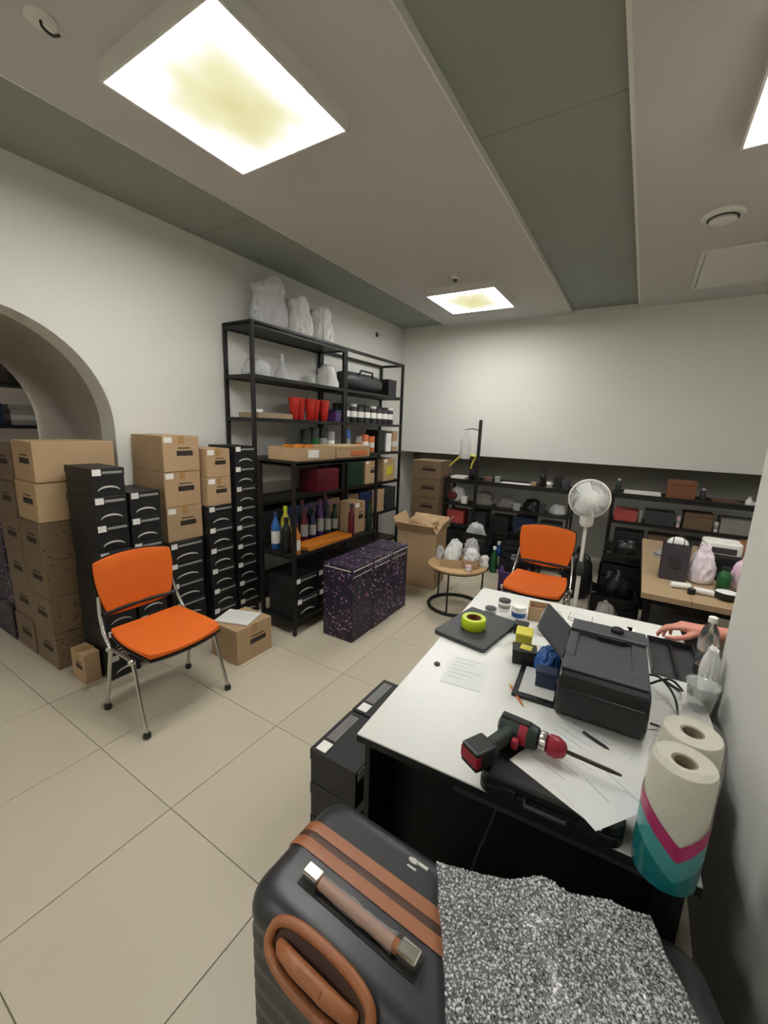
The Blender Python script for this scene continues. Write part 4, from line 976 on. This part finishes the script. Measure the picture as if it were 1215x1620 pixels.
fs += [(a, n+a, n+b, b) for a, b in zip(rim, rim[1:]+rim[:1])]
MB().add(vs, fs).build('film', 'bubble_film', t, smooth=60)
bb = MB(); BU, BV = 78, 66
for i in range(BU):
    for j in range(BV):
        u, v = (i+.5+.5*(j % 2)*.9)/(BU+.6), (j+.5)/BV
        p = bw(u, v); r = .0031*(0.65+.6*R())
        if R() < .05: continue
        p = p+V((jit(.0018), jit(.0018), jit(.0010))); tl = V((jit(.8), jit(.8), 1)).normalized(); e1 = tl.orthogonal().normalized(); e2 = tl.cross(e1)
        o = len(bb.v)
        for rr, hh in ((1, -.05), (.8, .55)):
            for k in range(6): a = PI*k/3; bb.v.append(tuple(p+(e1*math.cos(a)+e2*math.sin(a))*r*rr+tl*r*hh))
        bb.v.append(tuple(p+tl*r*.85))
        for k in range(6):
            k2 = (k+1) % 6; bb.f.append((o+k, o+k2, o+6+k2, o+6+k)); bb.f.append((o+6+k, o+6+k2, o+12))
b_ = bb.build('bubbles', 'bubble', t, smooth=70); b_['kind'] = 'stuff'

# ------------------------------------------------------------------ back shelves in the niche
GB = 'low black shelves along the back wall'
rack('metal_shelf', 'low black shelf at the back wall with one tall post', -2.20, -0.62, 5.12, 5.48, [0.12, 0.42, 0.70, 1.0], 1.03, GB, p=.025, posts=None, th=.015)
rack('metal_shelf', 'low black shelf at the back wall behind the wooden table', -0.22, 1.55, 5.12, 5.48, [0.12, 0.42, 0.74, 1.02], 1.05, GB, p=.025, th=.015)
t = thing('display_stand', 'thin black upright stand rising above the back shelf', 'stand', (-1.74, 5.06, 0))
MB().box(-.1, .1, -.04, .02, 0, .012).build('foot_plate', 'black_metal', t)
MB().box(-.018, .018, -.015, .015, .012, 1.79).build('post', 'black_metal', t, bevel=.002)
MB().tube([(-.40, .06, 1.19), (-.32, .03, 1.26), (-.23, .0, 1.33), (-.18, -.01, 1.36), (-.02, -.02, 1.34), (-.06, -.02, 1.26), (-.08, -.02, 1.18)], [.010, .014, .018, .02, .014, .014, .01], 8).build('strap', 'yellow', t, smooth=60)
MB().tube([(0, 0, 1.66), (-.1, -.01, 1.68), (-.22, -.01, 1.66)], .006, 8).build('hook_arm', 'black_metal', t, smooth=60)
plastic_bag(-1.90, 5.02, 1.30, .15, .06, .36, 'film_milky', 'clear plastic pouch hanging from the black upright stand', None, 3, 'hanging_pouch', False, .5)
can(-1.86, 5.26, 1.003, .28, .055, 'black_plastic', 'dark_grey', 'tall black canister on back shelf beside the upright stand', None, None, 'canister', 'canister')
za, zb, zc, zd = 1.003, .703, .423, .123
tray(-2.04, 5.28, za, .2, .2, .05, 'label_white', 'white dish-like tray at the corner end of back shelf', 'tray', 'dish_tray')
sheet('foam_board', -1.30, 5.28, za, .36, .2, .05, 'flat white panel lying on the back shelf', 'label_white', 0, .02, 'panel')
bottle(-.98, 5.28, za, .22, .035, 'black_plastic', 'black_plastic', 'black spray bottle on the back shelf', None, .5)
can(-.89, 5.25, za, .08, .035, 'label_white', 'print_grey', 'small white jar beside the black spray bottle', None, None, 'jar', 'jar')
t = thing('ring_light', 'small black round disc standing on back shelf', 'disc', (-.80, 5.3, za)); MB().lathe([(.06, -.012), (.06, .012)], 24, TR(0, 0, .10) @ Matrix.Rotation(PI/2, 4, 'X')).build('disc', 'black_plastic', t, smooth=40); MB().box(-.01, .01, -.02, .02, 0, .05).build('stem', 'black_plastic', t)
plastic_bag(-2.06, 5.30, zb, .19, .19, .22, 'bag_white', 'white bag with red print on the second level of back shelf', None, 2, 'plastic_bag', False, .4)
o = MB().ball((0, 0, 0), (.07, .012, .06)).build('red_print_patch', 'wine', None, smooth=60); o.location = (-2.07, 5.12, zb+.1); tag(o, 'dark red round pouch in front of the white bag', 'pouch')
lump(-1.72, 5.345, zb, .26, .18, .16, 'grey_cloth', 'grey cloth heap on the second level of back shelf', 'cloth', 'cloth_heap', None, 4)
lump(-1.40, 5.345, zb, .26, .18, .12, 'grey_cloth', 'low grey cloth heap behind the orange chair', 'cloth', 'cloth_heap', None, 6)
lump(-1.08, 5.345, zb, .22, .18, .14, 'bag_black', 'black plastic bundle on the second level of back shelf', 'bundle', 'bundle', None, 5)
lump(-.78, 5.345, zb, .2, .18, .10, 'bag_white', 'white cable bundle on the second level of back shelf', 'bundle', 'bundle', None, 9, .35)
cl = [('red_dull', 'dull red'), ('dark_grey', 'charcoal'), ('black_box', 'black'), ('navy', 'navy blue'), ('green_dark', 'dark green')]
for k in range(5):
    simple_box(-2.03+.3*k, 5.28, zc, .24, .24, .17+.03*(k % 2), cl[k][0], cl[k][1]+' box on the third level of back shelf', 'box', 'storage_box')
    simple_box(-2.03+.3*k, 5.28, zd, .25, .25, .2, cl[(k+2) % 5][0], cl[(k+2) % 5][1]+' box on the lowest level of back shelf', 'box', 'storage_box')
sm = [(-1.62, za, 'kraft_dark', .10, .08, 'small dark brown box beside the flat white panel'), (-1.50, za+0, 'print_grey', .06, .10, 'small grey box beside the flat white panel'), (-1.06, za, 'kraft', .06, .07, 'tiny kraft box next to the black spray bottle'), (-.70, za, 'dark_grey', .08, .12, 'small charcoal box at the fan end of back shelf'),
      (-1.92, zb, 'label_white', .07, .10, 'small white box between bag and grey cloth'), (-1.23, zb, 'print_grey', .08, .09, 'small grey box between the cloth heap and black bundle'), (-.93, zb, 'dark_grey', .06, .12, 'narrow charcoal box between black and white bundles')]
for x, z, m, w, h, lb in sm: simple_box(x, 5.172, z, w, .045, h, m, lb, 'box', 'small_box', jit(.05))
# clutter before the back shelf
GC = 'black crates before the back shelf'
for k, (x, y, z) in enumerate(((-1.60, 4.80, 0), (-1.60, 4.80, .232), (-1.04, 4.82, 0), (-1.04, 4.82, .232))):
    crate(x, y, z, .40, .32, .23, 'black_plastic', f"black slatted crate {['under', 'on'][k % 2]} its twin, {['nearer the kraft bin', 'behind the orange chair'][k//2]}", GC, jit(.05))
lump(-1.60, 4.80, .246, .26, .2, .3, 'bag_grey', 'greyish plastic film bunched in the upper crate by kraft bin', 'bundle', 'film_bundle', None, 7, .35)
lump(-1.04, 4.82, .246, .26, .2, .32, 'bag_black', 'black bag bunched in the upper crate behind orange chair', 'bag', 'bag', None, 2, .3)
bottle(-1.33, 4.72, 0, .32, .04, 'green', 'label_white', 'green bottle on the floor between the black crates', None, .4)
bottle(-1.33, 4.9, 0, .34, .045, 'blue', 'label_white', 'blue bottle on the floor between the black crates', None, .4, body2='label_white')
simple_box(-.98, 4.3, 0, .3, .26, .22, 'purple', 'dark purple box on the floor behind the round table', 'box', 'storage_box', .2)
lump(-.98, 4.3, .221, .24, .22, .16, 'bag_black', 'black pouch heap on the dark purple box', 'pouch', 'pouch_heap', None, 1)
# behind wooden table
zA = 1.022; zB = .742
sheet('foam_board', .06, 5.28, zA, .34, .2, .02, 'thin white boards stacked on the back shelf behind the fan', 'label_white', 0, .045, 'boards')
simple_box(.40, 5.28, zA, .24, .2, .20, 'brown', 'reddish brown box on the back shelf above the wooden table', 'box', 'storage_box')
tray(.77, 5.28, zA, .22, .22, .04, 'kraft_dark', 'shallow brown tray on the back shelf', 'tray')
sheet('white_package', 1.05, 5.26, zA, .2, .2, .1, 'white flat package on the back shelf near the wall edge', 'label_white', 0, .04, 'package')
simple_box(1.32, 5.3, zA, .18, .2, .25, 'grey_cloth', 'grey upright box on back shelf by the wall edge', 'box')
simple_box(-.06, 5.28, zB, .22, .24, .12, 'red_dull', 'dull red flat box on the back shelf behind the fan', 'box', 'flat_box')
simple_box(.25, 5.28, zB, .26, .24, .14, 'dark_grey', 'charcoal box on the second level above wooden table', 'box')
simple_box(.58, 5.28, zB, .24, .24, .17, 'kraft_dark', 'dark brown box on the second level above wooden table', 'box')
simple_box(.9, 5.28, zB, .28, .24, .15, 'grey_cloth', 'grey box on the second level above wooden table', 'box')
simple_box(1.2, 5.28, zB, .24, .24, .2, 'brown', 'brown box on the second level by the wall edge', 'box')
for k in range(4): simple_box(.0+.32*k, 5.28, zc, .28, .26, .2, ['black_box', 'kraft_dark', 'dark_grey', 'navy'][k], ['black', 'dark brown', 'charcoal', 'navy'][k]+' box on the third level behind wooden table', 'box')
for k, (x, m, h, lb) in enumerate(((-.17, 'green_dark', .17, 'dark green bottle at the fan end of upper back shelf'), (.95, 'label_white', .10, 'short white bottle beside the shallow brown tray'), (.585, 'dark_grey', .14, 'grey bottle beside the reddish brown box'), (1.18, 'black_plastic', .13, 'black bottle beside the white flat package'))):
    bottle(x, 5.24, zA if k else zA, h, .026, m, 'print_white', lb, None, .45)
for k, (x, m, h, lb) in enumerate(((.08, 'print_grey', .14, 'grey jar beside the dull red flat box'), (.42, 'bag_pink', .12, 'pinkish jar between charcoal and dark brown boxes'), (.733, 'label_white', .10, 'white jar between dark brown and grey boxes'), (1.05, 'amber', .13, 'amber jar between the grey and brown boxes'))):
    can(x, 5.2, zB, h, .018, m, 'print_grey', lb, None, None, 'jar', 'jar')
t = thing('wire_basket', 'dark wire basket before the back shelf beside the fan', 'basket', (.0, 4.72, .42))
for zz in (0, .08, .16): MB().tube([(-.19, -.14, zz), (.19, -.14, zz), (.19, .14, zz), (-.19, .14, zz)], .004, 6, True).build('ring_wire', 'steel_dark', t)
for k in range(9):
    x = -.19+.38*k/8
    for y in (-.14, .14): MB().tube([(x, y, 0), (x, y, .16)], .0025, 5).build('upright_wire', 'steel_dark', t)
MB().box(-.19, .19, -.14, .14, -.004, .002).build('bottom', 'steel_dark', t)
crate(.0, 4.72, 0, .42, .34, .41, 'black_plastic', 'tall black slatted crate holding up the wire basket', None)
lump(.0, 4.72, .424, .26, .19, .2, 'bag_black', 'dark crumpled bag inside the wire basket', 'bag', 'bag', None, 6, .35)
crate(-.05, 4.05, 0, .36, .36, .30, 'black_plastic', 'black slatted crate on floor left of the wooden table', None, .1)
lump(-.05, 4.05, .014, .22, .22, .46, 'bag_black', 'dark heap of plastic sheeting in crate left of wooden table', 'bundle', 'film_heap', None, 8, .35)
lump(-.08, 3.50, 0, .20, .24, .36, 'grey_cloth', 'grey cloth bundle on the floor beside the fan', 'cloth', 'cloth_bundle', None, 3, .3)
plastic_bag(-.40, 4.55, 0, .28, .28, .52, 'bag_black', 'black rubbish bag on the floor behind the fan', None, 5, 'rubbish_bag', False, .25)

# ------------------------------------------------------------------ wooden table with things
t = thing('wooden_table', 'wooden worktable on black metal legs beyond the desk', 'table', (.60, 3.56, 0), 0)
for k in range(4):
    MB().box(-.49+.245*k+.0008, -.49+.245*(k+1)-.0008, -.78, .78, .715, .75).build('plank', 'wood_table', t, bevel=.002)
for sx in (-1, 1):
    for sy in (-1, 1): MB().box(sx*.45-.02, sx*.45+.02, sy*.72-.02, sy*.72+.02, 0, .715).build('leg', 'black_metal', t, bevel=.002)
for sy in (-1, 1): MB().box(-.43, .43, sy*.72-.015, sy*.72+.015, .675, .715).build('apron', 'black_metal', t)
MB().box(-.465, -.435, -.70, .70, .675, .715).build('apron', 'black_metal', t)
tz = .7505
t = thing('paper_bag', 'dark paper carrier bag on the wooden table', 'bag', (.275, 3.19, tz), .03)
MB().add([(-.07, -.05, 0), (.07, -.05, 0), (.07, .05, 0), (-.07, .05, 0), (-.074, -.04, .24), (.074, -.04, .24), (.074, .04, .24), (-.074, .04, .24)], [(3, 2, 1, 0), (0, 1, 5, 4), (1, 2, 6, 5), (2, 3, 7, 6), (3, 0, 4, 7)]).build('body', 'dark_bag_paper', t)
MB().ball((0, 0, .235), (.06, .034, .045)).build('tissue', 'bag_white', t, smooth=50)
MB().tube([(-.03, -.042, .23), (-.028, -.046, .29), (.028, -.046, .29), (.03, -.042, .23)], .003, 6).build('handle', 'black_plastic', t)
MB().box(-.03, .03, -.0505, -.049, .09, .15, Matrix.Rotation(.04, 4, 'X')).build('printed_mark', 'dark_grey', t)
plastic_bag(.425, 3.22, tz, .14, .14, .22, 'bag_mix', 'white and pink plastic bag beside the dark paper bag', None, 2, 'plastic_bag', True, .4)
simple_box(.53, 3.42, tz, .22, .2, .16, 'black_plastic', 'black box under the white appliance on the wooden table', 'box')
t = thing('appliance', 'white table appliance with dark front on a black box', 'appliance', (.53, 3.42, tz+.1605), 0)
MB().prism(rrect(-.1, .1, -.09, .09, .03), 0, .09).build('body', 'white_plastic', t, bevel=.012, seg=3)
MB().box(-.07, .07, -.0935, -.088, .02, .06).build('front_window', 'dark_grey', t, bevel=.004)
MB().prism(rrect(-.102, .102, -.092, .092, .03), -.0, .015).build('base_band', 'dark_grey', t)
bottle(.535, 3.16, tz, .14, .035, 'green', 'green_dark', 'small green bottle on the wooden table', None, .5)
plastic_bag(.64, 3.22, tz, .14, .14, .20, 'bag_pink', 'pinkish plastic bag by the wall edge on the table', None, 7, 'plastic_bag', False, .4)
for k, (x, y, a, m) in enumerate(((.31, 3.0, .2, 'white rolled paper tube on the table'), (.42, 2.96, -.1, 'short white paper tube beside a black bottle cap'))):
    o = MB().tube([(-.05, 0, 0), (.05, 0, 0)], .019, 14).build('paper_tube', 'paper', None, smooth=50); o.location = (x, y, tz+.019); o.rotation_euler = (0, 0, a); tag(o, m, 'tube')
o = MB().lathe([(.02, 0), (.02, .03), (.016, .034)], 16).build('bottle_cap', 'black_plastic', None, smooth=40); o.location = (.36, 2.93, tz); tag(o, 'small black bottle cap between the white paper tubes', 'canister')  # loose black bottle cap on the table
t = thing('bowl', 'black bowl with white lining near the table edge', 'bowl', (.525, 2.95, tz))
MB().lathe([(.03, 0), (.05, .012), (.06, .045), (.062, .048), (.056, .046), (.045, .016)], 24, caps=True).build('body', 'black_plastic', t, smooth=40)
MB().lathe([(.054, .044), (.044, .018), (.02, .016)], 24).build('lining', 'paper', t, smooth=40)
lump(.72, 3.7, tz, .24, .3, .22, 'brown', 'brown paper bundle at the rear of the wooden table', 'bundle', 'paper_bundle', None, 4, .25)
lump(.28, 3.75, tz, .2, .2, .06, 'grey_cloth', 'flat grey cloth on the wooden table behind the paper bag', 'cloth', 'cloth', None, 6)
simple_box(.35, 3.5, 0, .36, .5, .5, 'dark_grey', 'charcoal storage box under the wooden table', 'box', 'storage_box')

# ------------------------------------------------------------------ shelf seen through the arch
rack('metal_shelf', 'dark metal shelf in the store room behind the arch', -5.6, -5.2, .55, 2.3, [.12, .6, 1.1, 1.55, 1.95], 2.3, None)
for k in range(5):
    zz = 1.552; yy = .8+.3*k
    simple_box(-5.38, yy, zz, .26, .24, .2, ['wine', 'dark_grey', 'navy', 'print_grey', 'wine'][k], ['dark red', 'charcoal', 'navy', 'grey', 'small dark red'][k]+' box on the eye-level shelf behind the arch', 'box', 'storage_box', band='print_white' if k % 2 else None)
    simple_box(-5.38, yy, 1.952, .26, .22, .24, ['black_box', 'green_dark', 'bag_grey', 'black_box', 'dark_grey'][k], ['black', 'dark green', 'pale grey', 'second black', 'dull grey'][k]+' box on the upper shelf behind the arch', 'box', 'storage_box', band='green' if k == 1 else None)
    simple_box(-5.38, yy, 1.102, .26, .24, .25, ['kraft_dark', 'red', 'kraft_dark', 'black_box', 'kraft'][k], ['dark brown', 'bright red', 'umber', 'matt black', 'kraft'][k]+' box on the waist-level shelf behind the arch', 'box', 'storage_box', band='label_white' if k == 1 else None)

# ------------------------------------------------------------------ person seated behind the wall edge
def fuse(caps, voxel, name, m, parent=None, smooth=4):
    mb = MB()
    for c in caps:
        a, b, ra, rb = V(c[0]), V(c[1]), c[2], c[3]
        d = b-a; L_ = d.length
        n = 14; axis = d.normalized() if L_ > 1e-6 else V((0, 0, 1))
        Q_ = axis.to_track_quat('Z', 'Y').to_matrix().to_4x4(); Q_.translation = a
        prof = [(max(ra*math.sin(t_), 1e-4), -ra*math.cos(t_)) for t_ in [PI/2*k/4 for k in range(5)]]
        prof += [(max(rb*math.cos(t_), 1e-4), L_+rb*math.sin(t_)) for t_ in [PI/2*k/4 for k in range(5)]]
        mb.lathe(prof, n, Q_, sx=c[4] if len(c) > 4 else 1, sy=c[5] if len(c) > 5 else 1)
    o = mb.build(name, m, parent, smooth=180)
    r = o.modifiers.new('remesh', 'REMESH'); r.mode = 'VOXEL'; r.voxel_size = voxel; r.use_smooth_shade = True
    s_ = o.modifiers.new('smooth', 'SMOOTH'); s_.iterations = smooth; s_.factor = .5
    return o
t = thing('person', 'person seated behind the wall edge reaching a bare hand over the desk', 'person', (0, 0, 0))
HO = V((-.034, .008, .022))
WR = V((.372, 2.165, .805))+HO
B = [((.98, 2.25, .52), (.98, 2.25, .66), .14, .125), ((.98, 2.25, .66), (.95, 2.25, .96), .125, .145), ((.94, 2.12, 1.02), (.94, 2.38, 1.02), .06, .06),
     ((.94, 2.25, 1.02), (.91, 2.25, 1.14), .058, .052), ((.885, 2.25, 1.235), (.865, 2.25, 1.265), .082, .09), ((.86, 2.25, 1.18), (.83, 2.25, 1.175), .06, .045),
     ((.775, 2.25, 1.235), (.762, 2.25, 1.212), .010, .014), ((.80, 2.225, 1.175), (.80, 2.275, 1.175), .012, .012), ((.89, 2.16, 1.235), (.90, 2.155, 1.205), .014, .01), ((.89, 2.34, 1.235), (.90, 2.345, 1.205), .014, .01),
     ((.93, 2.08, 1.01), (.64, 2.12, .855), .052, .042), ((.64, 2.12, .855), WR, .042, .028),
     ((.93, 2.42, 1.01), (.84, 2.47, .76), .052, .042), ((.84, 2.47, .76), (.62, 2.38, .655), .042, .028), ((.62, 2.38, .655), (.54, 2.36, .64), .03, .03),
     ((.97, 2.16, .53), (.54, 2.15, .53), .085, .06), ((.97, 2.34, .53), (.54, 2.35, .53), .085, .06), ((.54, 2.15, .53), (.56, 2.15, .10), .056, .038), ((.54, 2.35, .53), (.56, 2.35, .10), .056, .038),
     ((.57, 2.15, .05), (.42, 2.14, .04), .042, .035), ((.57, 2.35, .05), (.42, 2.36, .04), .042, .035)]
# palm
for k, yk in enumerate((2.128, 2.149, 2.170, 2.190)):
    kn = V((.280+.006*abs(k-1), yk, .812-.003*abs(k-1)))+HO
    B.append((WR-V((.012, 0, 0))+V((0, (yk-2.16)*.5, 0)), kn, .020, .0135))
    L3 = (.046, .050, .047, .037)[k]; spread = (yk-2.16)*.25
    a1 = math.radians((12, 22, 30, 38)[k]); a2 = a1+math.radians((22, 30, 34, 36)[k]); a3 = a2+math.radians(22)
    p1 = kn+V((-math.cos(a1)*L3, spread, -math.sin(a1)*L3)); p2 = p1+V((-math.cos(a2)*L3*.62, spread*.5, -math.sin(a2)*L3*.62)); p3 = p2+V((-math.cos(a3)*L3*.5, 0, -math.sin(a3)*L3*.5))
    B += [(kn, p1, .0112, .0100), (p1, p2, .0100, .0090), (p2, p3, .0090, .0078)]
TH = [V((.345, 2.138, .798))+HO, V((.305, 2.098, .783))+HO, V((.268, 2.090, .770))+HO, V((.238, 2.098, .762))+HO]
B += [(TH[0], TH[1], .016, .0125), (TH[1], TH[2], .0125, .011), (TH[2], TH[3], .0105, .0085)]
fuse(B, .0045, 'body', 'skin', t, 3)
fuse([((.98, 2.25, .56), (.98, 2.25, .68), .15, .14), ((.98, 2.25, .68), (.95, 2.25, .96), .14, .158), ((.94, 2.10, 1.02), (.94, 2.40, 1.02), .072, .072), ((.93, 2.08, 1.01), (.79, 2.10, .935), .066, .062), ((.93, 2.42, 1.01), (.885, 2.445, .885), .066, .062)], .01, 'shirt', 'shirt', t)
fuse([((.98, 2.25, .50), (.98, 2.25, .58), .152, .152), ((.97, 2.16, .53), (.54, 2.15, .53), .096, .072), ((.97, 2.34, .53), (.54, 2.35, .53), .096, .072), ((.54, 2.15, .53), (.56, 2.15, .12), .068, .056), ((.54, 2.35, .53), (.56, 2.35, .12), .068, .056)], .01, 'trousers', 'trousers', t)
for y in (2.14, 2.36): fuse([((.57, y, .05), (.43, y, .045), .05, .044)], .008, 'shoe', 'black_plastic', t)
fuse([((.91, 2.25, 1.262), (.885, 2.25, 1.292), .087, .082), ((.93, 2.25, 1.22), (.925, 2.25, 1.19), .07, .05)], .008, 'hair', 'hair', t)
for y in (2.218, 2.282): MB().ball((.788, y, 1.243), .0095).build('eye', 'black_plastic', t, smooth=60)
t = thing('stool', 'black round stool under the seated person', 'stool', (1.0, 2.25, 0))
MB().lathe([(.17, .308), (.185, .318), (.185, .340), (.17, .350)], 30).build('seat', 'black_plastic', t, smooth=40)
MB().tube([(0, 0, .03), (0, 0, .315)], .022, 14).build('column', 'black_metal', t, smooth=50)
MB().lathe([(.2, 0), (.2, .015), (.05, .035)], 30).build('base', 'black_metal', t, smooth=40)
